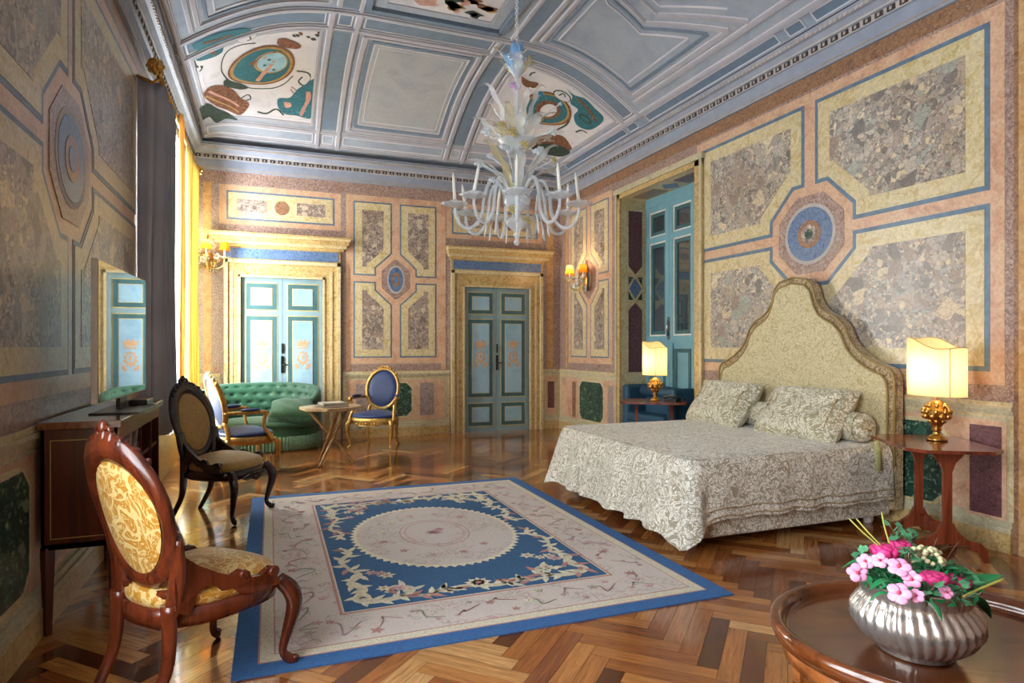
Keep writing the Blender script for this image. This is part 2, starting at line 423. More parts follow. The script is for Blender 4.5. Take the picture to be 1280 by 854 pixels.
WM = [ROS, SAL, BLU, OCH, BRC, MAU, LAP, PORD, GRN, DAD, OCF, ORA, DENL, BRD, RUS, COR, DARKST, FGLD]
(iROS, iSAL, iBLU, iOCH, iBRC, iMAU, iLAP, iPOR, iGRN, iDAD, iOCF, iORA, iWHT, iBRD, iRUS, iCOR, iDRK, iGLD) = range(18)
class Wall(MB):
    """wall-local drawing: u along the wall, z up, d out of the wall into the room"""
    def __init__(s, P): super().__init__(); s.P = P
    def pl(s, poly, lay, mi, base=0):
        v = [s.P(u, z, base) for u, z in poly]
        a, b = Vector(s.P(0, 0, 0)), Vector(s.P(0, 0, lay * .0022))
        s.prism(v, b - a, mi, back=False)
    def box(s, u0, u1, z0, z1, d0, d1, mi):
        v = [s.P(u, z, d0) for u, z in rect(u0, u1, z0, z1)]
        s.prism(v, Vector(s.P(0, 0, d1)) - Vector(s.P(0, 0, d0)), mi)
    def panel(s, poly, bw=.035, ow=.13, inner=iBRC, lay=2, border=iBLU, och=iOCH):
        s.pl(poly, lay, border); s.pl(inset(poly, bw), lay + 1, och)
        s.pl(inset(poly, bw + ow), lay + 2, inner)
    def mould(s, u0, u1, z0, z1, steps):
        """horizontal moulding; steps = (z fraction, projection, material)"""
        h = z1 - z0; zz = z0
        for fz, pj, mi in steps: s.box(u0, u1, zz, zz + h * fz, 0, pj, mi); zz += h * fz
    def four(s, u0, u1, z0, z1, cu, cz, ru, rz, k, kz, g, g2, bw, ow, disk, inner=iBRC):
        s.pl(rect(u0-.09, u1+.09, z0-.09, z1+.09), 1, iSAL)
        for su, uo in ((-1, u0), (1, u1)):
            for sz, zo in ((-1, z0), (1, z1)):
                p = [(uo, zo), (cu+su*g, zo), (cu+su*g, cz+sz*rz)]
                if k * ru > g + .02: p.append((cu+su*k*ru, cz+sz*rz))
                p += [(cu+su*ru, cz+sz*kz*rz), (cu+su*ru, cz+sz*g2), (uo, cz+sz*g2)]
                s.panel(p, bw, ow, inner)
        a, b = ru - .085, rz - .085
        s.pl(oct_(cu, cz, a, b, k if k*ru > g+.02 else .12, kz), 3, iROS)
        for q, (f, mi) in enumerate(disk): s.pl(disc(cu, cz, a*f[0], b*f[1]), 4 + q, mi)

# back wall ---------------------------------------------------------
wb = Wall(lambda u, z, d: (u, YB - d, z))
D1 = (-.39, .71, 2.33); D2 = (2.86, 3.97, 2.30)
for a, b, c, d in ((XL, D1[0], 0, ZT), (D1[1], D2[0], 0, ZT), (D2[1], XR, 0, ZT), (D1[0], D1[1], D1[2], ZT), (D2[0], D2[1], D2[2], ZT)):
    wb.pl(rect(a, b, c, d), 0, iMAU)
wb.pl(rect(XL, XR, 3.62, ZT), 1, iROS)
# orange/salmon pilaster strips
for u0, u1, mi in ((-.86, -.76, iORA), (-1.0, -.93, iRUS), (4.29, 4.40, iORA), (4.42, XR, iROS), (2.49, 2.56, iSAL), (1.045, 1.10, iSAL)):
    wb.pl(rect(u0, u1, 1.0, 3.62), 2, mi)
wb.four(1.15, 2.41, 1.19, 3.525, 1.78, 2.375, .30, .385, .12, .42, .06, .045, .022, .105,
        [((.62, .72), iWHT), ((.52, .62), iLAP), ((.3, .36), iRUS), ((.16, .2), iLAP)], iBRD)
# overdoor panels
for u0, u1 in ((-.57, .88), (2.66, 4.12)):
    wb.pl(rect(u0-.09, u1+.09, 3.06, 3.61), 1, iSAL); wb.panel(rect(u0, u1, 3.13, 3.53), .025, .02, iOCH)
    c = (u0 + u1) / 2
    wb.pl(rect(u0+.13, c-.2, 3.24, 3.42), 5, iBRD); wb.pl(rect(c+.2, u1-.13, 3.24, 3.42), 5, iBRD)
    wb.pl(disc(c, 3.33, .1, .1), 5, iRUS)
    wb.pl(rect(u0-.12, u1+.14, 2.95, 3.05), 1, iROS)
# dado
def dado(w, u0, u1, cells):
    w.pl(rect(u0, u1, .99, 1.085), 1, iROS)
    w.mould(u0, u1, .90, .985, [(.35, .012, iDAD), (.3, .028, iDAD), (.35, .018, iOCH)])
    w.pl(rect(u0, u1, .16, .90), 1, iOCH); w.pl(rect(u0+.03, u1-.03, .19, .88), 2, iDAD); w.pl(rect(u0+.07, u1-.07, .23, .86), 3, iSAL)
    w.mould(u0, u1, .13, .2, [(.5, .035, iDAD), (.5, .02, iDAD)])
    w.box(u0, u1, 0, .13, 0, .04, iOCF)
    for poly, mi in cells:
        w.pl(inset(poly, -.03), 4, iOCH if mi == iGRN else iSAL); w.pl(poly, 5, mi)
dado(wb, 1.0, 2.62, [(rect(1.19, 1.35, .3, .8), iMAU), (chamf(1.49, 2.02, .3, .8, .08), iGRN), (rect(2.15, 2.37, .3, .8), iMAU)])
dado(wb, 4.2, XR, [(rect(4.3, 4.42, .34, .78), iPOR)])
dado(wb, XL, -.64, [])
struct(wb.build('wall_back', WM))

# right wall --------------------------------------------------------
NY0, NY1, NZ, NX = 5.97, 7.62, 3.40, 5.0
wr = Wall(lambda u, z, d: (XR - d, u, z))
for a, b, c, d in ((YF, NY0, 0, ZT), (NY1, YB, 0, ZT), (NY0, NY1, NZ, ZT)): wr.pl(rect(a, b, c, d), 0, iROS)
wr.pl(rect(YF, YB, 3.66, ZT), 1, iRUS)
wr.four(2.826, 5.87, 1.185, 3.545, 4.35, 2.365, .45, .435, .42, .42, .06, .045, .035, .125,
        [((.78, .78), iWHT), ((.69, .69), iLAP), ((.36, .36), iRUS), ((.24, .24), iBRD), ((.12, .12), iGRN)])
wr.four(7.96, 9.18, 1.19, 3.50, 8.57, 2.38, .30, .385, .12, .42, .06, .045, .022, .105, [((.6, .6), iRUS), ((.4, .4), iWHT)], iBRD)
wr.pl(rect(YF, 2.68, 0, 3.66), 2, iRUS)
wr.pl(rect(2.44, 2.65, 0, 3.66), 3, iORA)
wr.pl(rect(9.3, 9.37, 1.0, 3.6), 2, iORA)
# niche surround
wr.box(NY0-.14, NY0, 0, NZ+.12, 0, .03, iOCF); wr.box(NY1, NY1+.1, 0, NZ+.12, 0, .03, iOCF)
wr.box(NY0-.14, NY1+.1, NZ, NZ+.06, 0, .03, iOCF); wr.box(NY0-.16, NY1+.12, NZ+.06, NZ+.13, 0, .055, iDAD)
wr.box(NY0-.14, NY0-.10, 0, NZ+.1, .03, .045, iDAD); wr.box(NY1+.06, NY1+.10, 0, NZ+.1, .03, .045, iDAD)
dado(wr, 2.68, 5.82, [(rect(2.75, 2.955, .22, .82), iPOR), (chamf(3.12, 3.72, .22, .80, .1), iGRN), (rect(3.9, 4.1, .22, .82), iPOR), (chamf(4.3, 4.9, .22, .8, .1), iGRN), (rect(5.1, 5.35, .22, .82), iPOR)])
dado(wr, 7.74, YB, [(rect(7.82, 7.98, .24, .8), iMAU), (chamf(8.12, 8.86, .24, .82, .08), iGRN), (rect(9.0, 9.12, .24, .8), iRUS)])
# niche inside (far jamb, near jamb, soffit)
for P, uv in ((lambda u, z, d: (u, NY1 - d, z), 0), (lambda u, z, d: (u, NY0 + d, z), 1)):
    j = Wall(P)
    j.pl(rect(XR, NX, 0, NZ), 0, iOCH)
    j.pl(rect(4.60, 4.90, .5, 3.30), 2, iDAD); j.pl(rect(4.62, 4.88, .52, 3.28), 3, iOCH)
    j.pl([(4.64, 2.48), (4.75, 2.36), (4.86, 2.48), (4.86, 3.24), (4.64, 3.24)], 4, iPOR)
    j.pl([(4.64, 1.0), (4.86, 1.0), (4.86, 1.86), (4.75, 1.97), (4.64, 1.86)], 4, iPOR)
    j.pl([(4.75, 2.02), (4.85, 2.165), (4.75, 2.31), (4.65, 2.165)], 4, iLAP)
    for sx in (-1, 1):
        for sz in (-1, 1): j.pl([(4.75+sx*.11, 2.165+sz*.04), (4.75+sx*.11, 2.165+sz*.16), (4.75+sx*.03, 2.165+sz*.16)], 4, iGRN)
    wr.add(j.v, j.f); wr.m[-len(j.f):] = j.m
j = Wall(lambda u, x, d: (x, u, NZ - d))
j.pl(rect(NY0, NY1, XR, NX), 0, iOCH)
j.pl(rect(7.0, 7.5, 4.63, 4.87), 3, iRUS); j.pl(rect(6.05, 6.55, 4.63, 4.87), 3, iPOR)
j.pl([(6.78, 4.62), (6.92, 4.75), (6.78, 4.88), (6.64, 4.75)], 3, iLAP)
wr.add(j.v, j.f); wr.m[-len(j.f):] = j.m
wr.bx(XR, NX + .1, NY0, NY1, -.02, .0, iOCF)
wr.bx(NX, NX+.05, NY0-.1, NY1+.1, 0, NZ+.1, iDRK)
struct(wr.build('wall_right', WM))

# left wall (windows at 6.35-8.75 and, beside the camera, at -.35-2.2) -
LW = ((6.60, 8.95), (-.3, 2.3)); LZ0, LZ1 = .62, 3.5
wl = Wall(lambda u, z, d: (XL + d, u, z))
for a, b in ((YF, LW[1][0]), (LW[1][1], LW[0][0]), (LW[0][1], YB)): wl.pl(rect(a, b, 0, ZT), 0, iROS)
for a, b in LW:
    wl.pl(rect(a, b, 0, LZ0), 0, iOCF); wl.pl(rect(a, b, LZ1, ZT), 0, iROS)
    for x0, x1, y0, y1, z0, z1 in ((XL-.5, XL, a-.06, a, LZ0, LZ1), (XL-.5, XL, b, b+.06, LZ0, LZ1), (XL-.5, XL, a, b, LZ1, LZ1+.06), (XL-.5, XL+.03, a, b, LZ0-.08, LZ0)):
        wl.bx(x0, x1, y0, y1, z0, z1, iOCH)
wl.pl(rect(YF, YB, 3.66, ZT), 1, iRUS)
wl.four(2.42, 5.93, 1.20, 3.545, 4.115, 2.385, .45, .435, .42, .42, .04, .045, .03, .12,
        [((.78, .78), iWHT), ((.67, .67), iLAP), ((.36, .36), iRUS), ((.2, .2), iLAP)])
dado(wl, 2.4, 6.2, [(chamf(2.6, 3.45, .26, .8, .08), iGRN), (rect(3.7, 4.0, .26, .8), iMAU), (chamf(4.3, 5.1, .26, .8, .08), iGRN)])
struct(wl.build('wall_left', WM))
# front wall (behind the camera) ---------
wf = Wall(lambda u, z, d: (u, YF + d, z))
wf.pl(rect(XL, XR, 0, ZT), 0, iROS)
struct(wf.build('wall_front', WM))
# strip of wall behind the cornice
m = MB()
for a in (((XL-.02, YF), (XL-.02, YB+.02)), ((XL-.02, YB+.02), (XR+.02, YB+.02)), ((XR+.02, YB+.02), (XR+.02, YF)), ((XR+.02, YF-.01), (XL-.02, YF-.01))):
    m.add([(*a[0], ZT), (*a[1], ZT), (*a[1], 4.4), (*a[0], 4.4)], [(0, 1, 2, 3)])
struct(m.build('trim_1', COR))

# ------------------------------------------------------------------ windows
def window(name, y0, y1, x=XL - .42):
    r = bpy.data.objects.new(name, None); COL.objects.link(r); r.location = (x, (y0+y1)/2, LZ0); struct(r)
    w = y1 - y0; h = LZ1 - LZ0
    f = MB(); f.bx(-.03, .03, -w/2, -w/2+.07, 0, h); f.bx(-.03, .03, w/2-.07, w/2, 0, h); f.bx(-.03, .03, -w/2, w/2, 0, .07); f.bx(-.03, .03, -w/2, w/2, h-.07, h); f.bx(-.035, .035, -.05, .05, 0, h)
    for z in (.95, 1.9): f.bx(-.02, .02, -w/2, w/2, z-.02, z+.02)
    f.build('window_frame', WHITEW, r)
    p = MB(); p.bx(-.004, .004, -w/2+.05, w/2-.05, .05, h-.05); p.build('pane', PANE, r)
    return r
window('window_1', *LW[0]); window('window_3', *LW[1])
# blue glazed shutters in the right niche
w2 = bpy.data.objects.new('window_2', None); COL.objects.link(w2); w2.location = (NX - .02, (NY0+NY1)/2, 0); struct(w2)
L = (NY1 - NY0) / 3
for k in range(3):
    y1 = (NY1 - NY0)/2 - k*L; y0 = y1 - L + .006
    m = MB()
    def fr(a, b, c, d, w, x0, x1, mi):
        m.bx(x0, x1, a, a+w, c, d, mi); m.bx(x0, x1, b-w, b, c, d, mi); m.bx(x0, x1, a+w, b-w, c, c+w, mi); m.bx(x0, x1, a+w, b-w, d-w, d, mi)
    fr(y0, y1, .02, 3.28, .075, -.05, 0, 0)
    m.bx(-.05, 0, y0+.075, y1-.075, 2.78, 2.86, 0); m.bx(-.05, 0, y0+.075, y1-.075, 1.40, 1.50, 0); m.bx(-.03, 0, y0+.075, y1-.075, .09, 1.40, 0)
    for c, d in ((2.86, 3.205), (1.50, 2.78)):
        fr(y0+.075, y1-.075, c, d, .02, -.04, -.005, 2)
        fr(y0+.095, y1-.095, c+.02, d-.02, .05, -.03, -.002, 1)
    fr(y0+.10, y1-.10, .16, 1.33, .05, -.042, -.03, 1)
    lf = m.build('shutter_leaf', [WINB, DOORT, WHITEW], w2)
    m = MB()
    for c, d in ((2.88, 3.185), (1.52, 2.76)): m.bx(-.012, -.006, y0+.1, y1-.1, c, d)
    m.build('pane', PANED, lf)
m = MB(); m.bx(-.06, .0, -(NY1-NY0)/2, (NY1-NY0)/2, 3.28, NZ); m.build('window_frame', WINB, w2)
m = MB(); m.tube([(-.07, .28, 1.5), (-.085, .275, 1.62), (-.07, .27, 1.7)], .012, 6); m.bx(-.065, -.05, .25, .30, 1.45, 1.75); m.build('handle', CHR, w2)

# ------------------------------------------------------------------ doors
def crest(w, cu, d):
    def P(pts): return [w.P(cu + a, z, d) for a, z in pts]
    v = Vector(w.P(0, 0, .003)) - Vector(w.P(0, 0, 0))
    w.prism(P([(-.07, 1.36), (.07, 1.36), (.1, 1.45), (.055, 1.41), (.035, 1.47), (0, 1.42), (-.035, 1.47), (-.055, 1.41), (-.1, 1.45)]), v, 4)
    w.prism(P([(-.075, 1.325), (.075, 1.325), (.07, 1.345), (-.07, 1.345)]), v, 4)
    n = 20; w.prism(P([((.095 if i % 2 else .065)*cos(2*pi*i/n), 1.19 + (.115 if i % 2 else .085)*sin(2*pi*i/n)) for i in range(n)]), v, 4)
    w.prism([Vector(p) + v for p in P([(.045*cos(2*pi*i/14), 1.2 + .06*sin(2*pi*i/14)) for i in range(14)])], v, 1)
    w.prism([Vector(p) + v*2 for p in P([(.02*cos(2*pi*i/10), 1.2 + .035*sin(2*pi*i/10)) for i in range(10)])], v, 4)
    for s in (-1, 1): w.prism(P([(s*.03, 1.02), (s*.1, 1.05), (s*.11, 1.12), (s*.06, 1.09)]), v, 4)
def door(name, u0, u1, zt, f0, f1, c0, c1, top_z, yb=YB):
    r = bpy.data.objects.new(name, None); COL.objects.link(r); r.location = ((u0+u1)/2, yb, 0); struct(r)
    cx = (u0+u1)/2; mid = cx
    for a, b in ((u0, mid-.003), (mid+.003, u1)):
        w = Wall(lambda u, z, d: (u - cx, .05 - d, z))
        w.box(a, b, 0, zt, -.02, .03, 0)
        for z0, z1, cr in ((.08, .46, 0), (.54, 1.80, 1), (1.87, zt-.07, 0)):
            q = rect(a+.06, b-.06, z0, z1)
            w.prism([w.P(*p, .03) for p in q], (0, -.006, 0), 3); w.prism([w.P(*p, .03) for p in inset(q, .012)], (0, -.010, 0), 2)
            w.prism([w.P(*p, .03) for p in inset(q, .07)], (0, -.014, 0), 3); w.prism([w.P(*p, .03) for p in inset(q, .078)], (0, -.018, 0), 1)
            if cr: crest(w, (a+b)/2, .048)
        w.build('door_leaf', [DOORB, DOORP, DOORT, DOORY, CREST], r)
    m = MB(); m.bx(u0-cx-.2, u1-cx+.2, .075, .10, 0, zt+.2); m.build('door_light_block', DARKST, r)  # added dark sheet behind the leaves, blocks sky light leaking through the gaps
    w = Wall(lambda u, z, d: (u - cx, -d, z))
    for s, a, b in ((0, u0, f0), (1, u1, f1)):
        lo, hi = min(a, b), max(a, b); wd = hi - lo
        w.box(lo, hi, 0, top_z-.36, 0, .03, 0)
        o = (hi - .05, hi) if s else (lo, lo + .05); i = (lo, lo + .03) if s else (hi - .03, hi)
        w.box(*o, 0, top_z-.36, .03, .06, 1); w.box(*i, 0, zt+.03, .03, .042, 1)
        w.box(lo+wd*.4, lo+wd*.55, 0, zt+wd*.45, .03, .04, 1)
    w.box(u0, u1, zt, top_z-.36, 0, .03, 0); w.box(u0-.03, u1+.03, zt, zt+.03, .03, .042, 1); w.box(f0, f1, top_z-.41, top_z-.36, .03, .06, 1)
    w.box(f0, f1, top_z-.36, top_z-.19, 0, .035, 0); w.box(f0+.03, f1-.03, top_z-.345, top_z-.205, .035, .04, 2)
    w.build('door_frame', [OCF, OCH, LAP], r)
    w = Wall(lambda u, z, d: (u - cx, -d, z))
    for z0, z1, pj, e, mi in ((-.19, -.15, .06, .7, 0), (-.15, -.11, .085, .4, 1), (-.11, -.05, .12, .2, 0), (-.05, -.02, .15, .08, 1), (-.02, 0, .17, 0, 0)):
        w.box(c0 + e*(f0-c0), c1 - e*(c1-f1), top_z+z0, top_z+z1, 0, pj, mi)
    w.build('cornice', [OCF, OCH], r)
    m = MB(); m.bx(-.02, .02, .002, .012, .98, 1.22); m.tube([(0, -.01, 1.10), (0, -.04, 1.10), (.08, -.045, 1.095)], .009, 6); m.bx(-.012, .012, .0, .012, 1.26, 1.4); m.build('handle', BLK, r)
    return r
door('door_1', *D1, -.60, .96, -.78, 1.10, 2.935)
door('door_2', *D2, 2.64, 4.20, 2.56, 4.36, 2.92)

# ------------------------------------------------------------------ cornice
prof = [(.0, 3.79, 0), (.03, 3.79, 0), (.03, 3.815, 3), (.035, 3.82, 0), (.04, 3.93, 0), (.06, 3.935, 1), (.065, 3.99, 0), (.085, 3.995, 1), (.09, 4.01, 0), (.12, 4.05, 0), (.15, 4.055, 1), (.155, 4.08, 0), (.17, 4.10, 2), (.18, 4.105, 0), (.18, 4.125, 0), (.0, 4.125, 0)]
m = MB()
for (p, z, mi), (q, y, _) in zip(prof, prof[1:]):
    A = [(XL+p, YF+p, z), (XR-p, YF+p, z), (XR-p, YB-p, z), (XL+p, YB-p, z)]
    B = [(XL+q, YF+q, y), (XR-q, YF+q, y), (XR-q, YB-q, y), (XL+q, YB-q, y)]
    m.add(A + B, [(i, (i+1) % 4, 4+(i+1) % 4, 4+i) for i in range(4)], mi)
def along(step, off, fn):
    n = int((XR-XL-2*off)/step)
    for i in range(n): fn((XL+off+(i+.5)*step, YB-off), (1, 0), (0, -1))
    n = int((YB-YF-2*off)/step)
    for i in range(n):
        fn((XR-off, YB-off-(i+.5)*step), (0, 1), (-1, 0)); fn((XL+off, YB-off-(i+.5)*step), (0, 1), (1, 0))
def dent(w, z0, z1, pj, mi):
    def f(c, t, n):
        a = (c[0]-t[0]*w/2, c[1]-t[1]*w/2); b = (c[0]+t[0]*w/2+n[0]*pj, c[1]+t[1]*w/2+n[1]*pj)
        m.bx(min(a[0], b[0]), max(a[0], b[0]), min(a[1], b[1]), max(a[1], b[1]), z0, z1, mi)
    return f
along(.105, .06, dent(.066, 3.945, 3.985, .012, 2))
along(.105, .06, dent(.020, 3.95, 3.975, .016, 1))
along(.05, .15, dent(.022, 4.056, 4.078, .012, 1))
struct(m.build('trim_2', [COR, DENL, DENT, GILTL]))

# ------------------------------------------------------------------ vaulted ceiling
def smax(a, b, k=.3):
    h = max(k - abs(a - b), 0) / k
    return max(a, b) + h*h*k*.25
def V(x, y, d=0):
    a = max(abs(x-1.75)-.75, 0)/2.03; b = max(abs(y-4.35)-2.65, 0)/2.6
    return 4.97 - .845*min(smax(a*a, b*b), 1.0) - d
def ray(px, py):
    u = (px-640)/F_PX; S, C = sin(YAW), cos(YAW)
    return Vector((S + C*u, C - S*u, (HZ-py)/F_PX))
def onV(px, py):
    r = ray(px, py); t = 2.0
    while t < 14 and HC + t*r.z < V(t*r.x, t*r.y): t += .01
    return (t*r.x, t*r.y)
CM = [CEIL, CEILR, CEILL, CEILD, CEILP, CEILW, TEAL, FBRN, FGRN, FGLD, FPNK, FSKY, DENT, DENL]
cm = MB()
cm.grid(lambda u, v: (XL-.02 + (XR-XL+.04)*u, YF-.02 + (YB-YF+.04)*v, V(XL-.02 + (XR-XL+.04)*u, YF-.02 + (YB-YF+.04)*v)), 64, 110, 0)
def strip(p, q, w=.06, h=.025, prof=None, n=None):
    """raised moulding on the vault from p to q"""
    p, q = Vector(p), Vector(q); L = (q-p).length; n = n or max(2, int(L/.09)); t = (q-p)/L; s = Vector((-t.y, t.x))
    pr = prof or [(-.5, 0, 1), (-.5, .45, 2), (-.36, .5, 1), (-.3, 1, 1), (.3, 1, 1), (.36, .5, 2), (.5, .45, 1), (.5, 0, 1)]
    R_ = []
    for i in range(n+1):
        c = p + t*(L*i/n)
        R_.append([(c.x+s.x*a*w, c.y+s.y*a*w, V(c.x+s.x*a*w, c.y+s.y*a*w, b*h-.003)) for a, b, _ in pr])
    k = len(pr)
    for j in range(k-1):
        cm.add([r[j] for r in R_] + [r[j+1] for r in R_], [(i, i+1, n+2+i, n+1+i) for i in range(n)], pr[j][2])
def vrect(x0, x1, y0, y1, mi, d=.006):
    nu = max(2, int(abs(x1-x0)/.1)); nv = max(2, int(abs(y1-y0)/.1))
    cm.grid(lambda u, v: (x0+(x1-x0)*u, y0+(y1-y0)*v, V(x0+(x1-x0)*u, y0+(y1-y0)*v, d)), nu, nv, mi)
def frame(x0, x1, y0, y1, w, h=.02, **k):
    strip((x0, y0), (x1, y0), w, h, **k); strip((x1, y0), (x1, y1), w, h, **k); strip((x1, y1), (x0, y1), w, h, **k); strip((x0, y1), (x0, y0), w, h, **k)
def blob(pts, mi, d=.012, px=True, c=None):
    P = [onV(*p) if px else p for p in pts]
    P = [Vector(p) for p in P]; P2 = [Vector(a) for a in cat([tuple(p) for p in P + [P[0]]], 4)[:-1]]
    c = Vector(c) if c else sum(P2, Vector((0, 0)))/len(P2); n = len(P2)
    cm.grid(lambda u, v: ((lambda q: (q.x, q.y, V(q.x, q.y, d)))(c.lerp(P2[int(round(u*n)) % n], v))), n, 4, mi, cu=True)
# field colours
x_l, x_r = (.62, .90), (2.50, 2.77)
ya, yc, yd = 6.86, 7.22, 9.17
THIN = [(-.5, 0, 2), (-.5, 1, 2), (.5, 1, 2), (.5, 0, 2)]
DRK = [(-.5, 0, 3), (-.5, 1, 3), (.5, 1, 3), (.5, 0, 3)]
for s in (1, -1):
    Y = lambda y: y if s == 1 else 8.7 - y
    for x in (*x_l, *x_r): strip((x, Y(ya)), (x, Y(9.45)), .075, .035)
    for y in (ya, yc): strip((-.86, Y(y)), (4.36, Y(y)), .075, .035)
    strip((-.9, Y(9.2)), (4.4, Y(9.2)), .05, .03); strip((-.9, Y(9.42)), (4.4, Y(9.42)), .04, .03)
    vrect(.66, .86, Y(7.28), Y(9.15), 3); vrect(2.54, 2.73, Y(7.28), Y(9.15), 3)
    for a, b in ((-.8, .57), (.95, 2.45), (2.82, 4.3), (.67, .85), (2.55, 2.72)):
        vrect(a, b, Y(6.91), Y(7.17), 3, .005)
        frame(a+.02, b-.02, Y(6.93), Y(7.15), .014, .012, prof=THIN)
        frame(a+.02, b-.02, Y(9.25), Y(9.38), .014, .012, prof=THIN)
    # middle panel
    vrect(.95, 2.45, Y(7.26), Y(9.17), 0, .004)
    frame(1.02, 2.40, Y(7.32), Y(9.12), .07, .03); frame(1.10, 2.32, Y(7.41), Y(9.04), .045, .016, prof=DRK); frame(1.14, 2.29, Y(7.45), Y(9.0), .014, .02, prof=THIN)
    vrect(1.15, 2.28, Y(7.46), Y(8.99), 4, .008); frame(1.20, 2.23, Y(7.52), Y(8.94), .012, .016, prof=THIN)
    # corner fresco panels
    for a, b in ((-.78, .55), (2.84, 4.28)):
        vrect(a, b, Y(7.27), Y(9.12), 5, .006); frame(a+.02, b-.02, Y(7.30), Y(9.10), .05, .02); frame(a+.07, b-.07, Y(7.35), Y(9.05), .014, .014, prof=THIN)
for x in (4.33, -.83): strip((x, -.6), (x, 9.3), .05, .035)
for x in (4.47, -.97): strip((x, -.7), (x, 9.45), .03, .03)
# frieze boxes of the side coves
for sd in (0, 1):
    X = (lambda x: x) if sd == 0 else (lambda x: 3.5 - x)
    for a, b in ((7.30, 9.1), (7.24, 7.02), (6.80, 4.60), (4.5, 4.3), (4.2, 2.0), (1.9, -.4)):
        a, b = min(a, b), max(a, b)
        vrect(X(4.36), X(4.45), a, b, 3, .004); frame(min(X(4.365), X(4.445)), max(X(4.365), X(4.445)), a+.01, b-.01, .014, .014, prof=THIN)
    # side panels: long field with a chamfered inner medallion panel
    for sgn in (1, -1):
        def Q(x, y): return (X(x), y if sgn == 1 else 8.7 - y)
        out = [Q(2.93, 6.70), Q(4.14, 6.70), Q(4.14, 4.96), Q(3.62, 5.62), Q(3.28, 5.52), Q(2.93, 5.2)]
        for i in range(6): strip(out[i], out[(i+1) % 6], .055, .024)
        i2 = inset(out, .075)
        for i in range(6): strip(i2[i], i2[(i+1) % 6], .03, .014, prof=DRK)
        i3 = inset(out, .15)
        for i in range(6): strip(i3[i], i3[(i+1) % 6], .013, .014, prof=THIN)
        o2 = [Q(4.17, 4.72), Q(3.64, 5.42), Q(3.42, 5.38), Q(3.3, 4.6)]
        for i in range(3): strip(o2[i], o2[i+1], .05, .024)
        i4 = inset(o2, .1)
        for i in range(3): strip(i4[i], i4[i+1], .013, .014, prof=THIN)
    x0 = X(2.83); strip((x0, 2.0), (x0, 6.75), .06, .03); strip((X(4.2), 2.0), (X(4.2), 6.75), .05, .03)
    strip((X(2.60), 1.9), (X(2.60), 6.80), .05, .03)
    vrect(min(X(2.63), X(2.8)), max(X(2.63), X(2.8)), 2, 6.78, 3, .004)
# central rectangle with rope moulding and fresco
cx0, cx1, cy0, cy1 = .95, 2.43, 2.0, 6.70
frame(cx0, cx1, cy0, cy1, .07, .05, prof=[(-.5, 0, 3), (-.5, 1, 3), (.5, 1, 3), (.5, 0, 3)])
for (a, b) in (((cx0, cy1), (cx1, cy1)), ((cx1, cy1), (cx1, cy0)), ((cx0, cy1), (cx0, cy0))):
    a, b = Vector(a), Vector(b); L = (b-a).length; n = int(L/.05); t = (b-a)/L; nn = Vector((-t.y, t.x))
    for i in range(n):
        c = a + t*(i+.5)*L/n
        cm.tube([(*(c - nn*.035 - t*.012), 4.965-.05), (*(c + nn*.035 + t*.012), 4.965-.05)], .014, 6, 13)
vrect(cx0+.05, cx1-.05, cy0+.05, cy1-.05, 0, .01)
frame(cx0+.16, cx1-.16, cy0+.16, cy1-.16, .03, .02); vrect(cx0+.19, cx1-.19, cy0+.19, cy1-.19, 5, .012)
r2 = random.Random(3)
for k in range(46):
    x = r2.uniform(cx0+.26, cx1-.26); y = r2.uniform(4.6, cy1-.25); s = r2.uniform(.04, .12); a = r2.uniform(0, 6)
    blob([(x+s*cos(a+q)*(1+.4*sin(3*q)), y+s*sin(a+q)*(.6+.3*cos(2*q))) for q in [i*pi/4 for i in range(8)]], r2.choice([7, 9, 8, 10, 7]), .016, px=False)
# corner fresco figures
def T1(pts): return [(160+x/4.267, y/4.267) for x, y in pts]
def T2(pts): return [(640+x/4.267, y/4.267) for x, y in pts]
def oval(c, rx, ry, mi, d, n=20, ph=0): blob([(c[0]+rx*cos(2*pi*i/n), c[1]+ry*sin(2*pi*i/n)) for i in range(n)], mi, d, px=False)
def vine(pts, w, mi, d=.014):
    P = cat([onV(*p) for p in pts], 6)
    for i in range(len(P)-1):
        if (Vector(P[i+1]) - Vector(P[i])).length > 1e-3: strip(P[i], P[i+1], w, d, prof=[(-.5, 0, mi), (-.5, 1, mi), (.5, 1, mi), (.5, 0, mi)], n=1)
blob(T1([(340, 235), (450, 180), (580, 147), (660, 150), (575, 190), (560, 225), (515, 240), (500, 275), (450, 300), (380, 318), (357, 300), (370, 265), (350, 250)]), 6)
vine(T1([(350, 315), (365, 350), (395, 350), (385, 375)]), .02, 8); vine(T1([(380, 290), (430, 270), (470, 280)]), .03, 7, .018); vine(T1([(400, 225), (470, 205), (550, 180)]), .035, 7, .018)
oval(onV(*T1([(635, 190)])[0]), .10, .10, 8, .013); oval(onV(*T1([(635, 190)])[0]), .088, .088, 5, .018); vine(T1([(610, 190), (640, 175), (655, 200), (635, 205)]), .015, 8, .022)
vine(T1([(680, 225), (600, 235), (530, 270), (500, 330), (505, 385), (560, 440), (650, 465), (760, 468), (830, 445), (880, 400)]), .012, 8)
oc = onV(*T1([(715, 338)])[0])
oval(oc, .37, .45, 7, .013, 24); oval(oc, .345, .42, 9, .017, 24); oval(oc, .31, .385, 6, .021, 24)
oval((oc[0]+.1, oc[1]-.06), .19, .25, 9, .025); oval((oc[0]+.11, oc[1]-.06), .165, .22, 11, .029)
vine([(340, 77), (330, 88), (322, 98)], .05, 10, .034); vine([(313, 78), (330, 68), (345, 62)], .05, 7, .03)
for q in range(7): oval((oc[0]+.03+.05*(q % 3), oc[1]-.2+.06*q), .02, .025, 6 if q % 2 else 10, .034, 8)
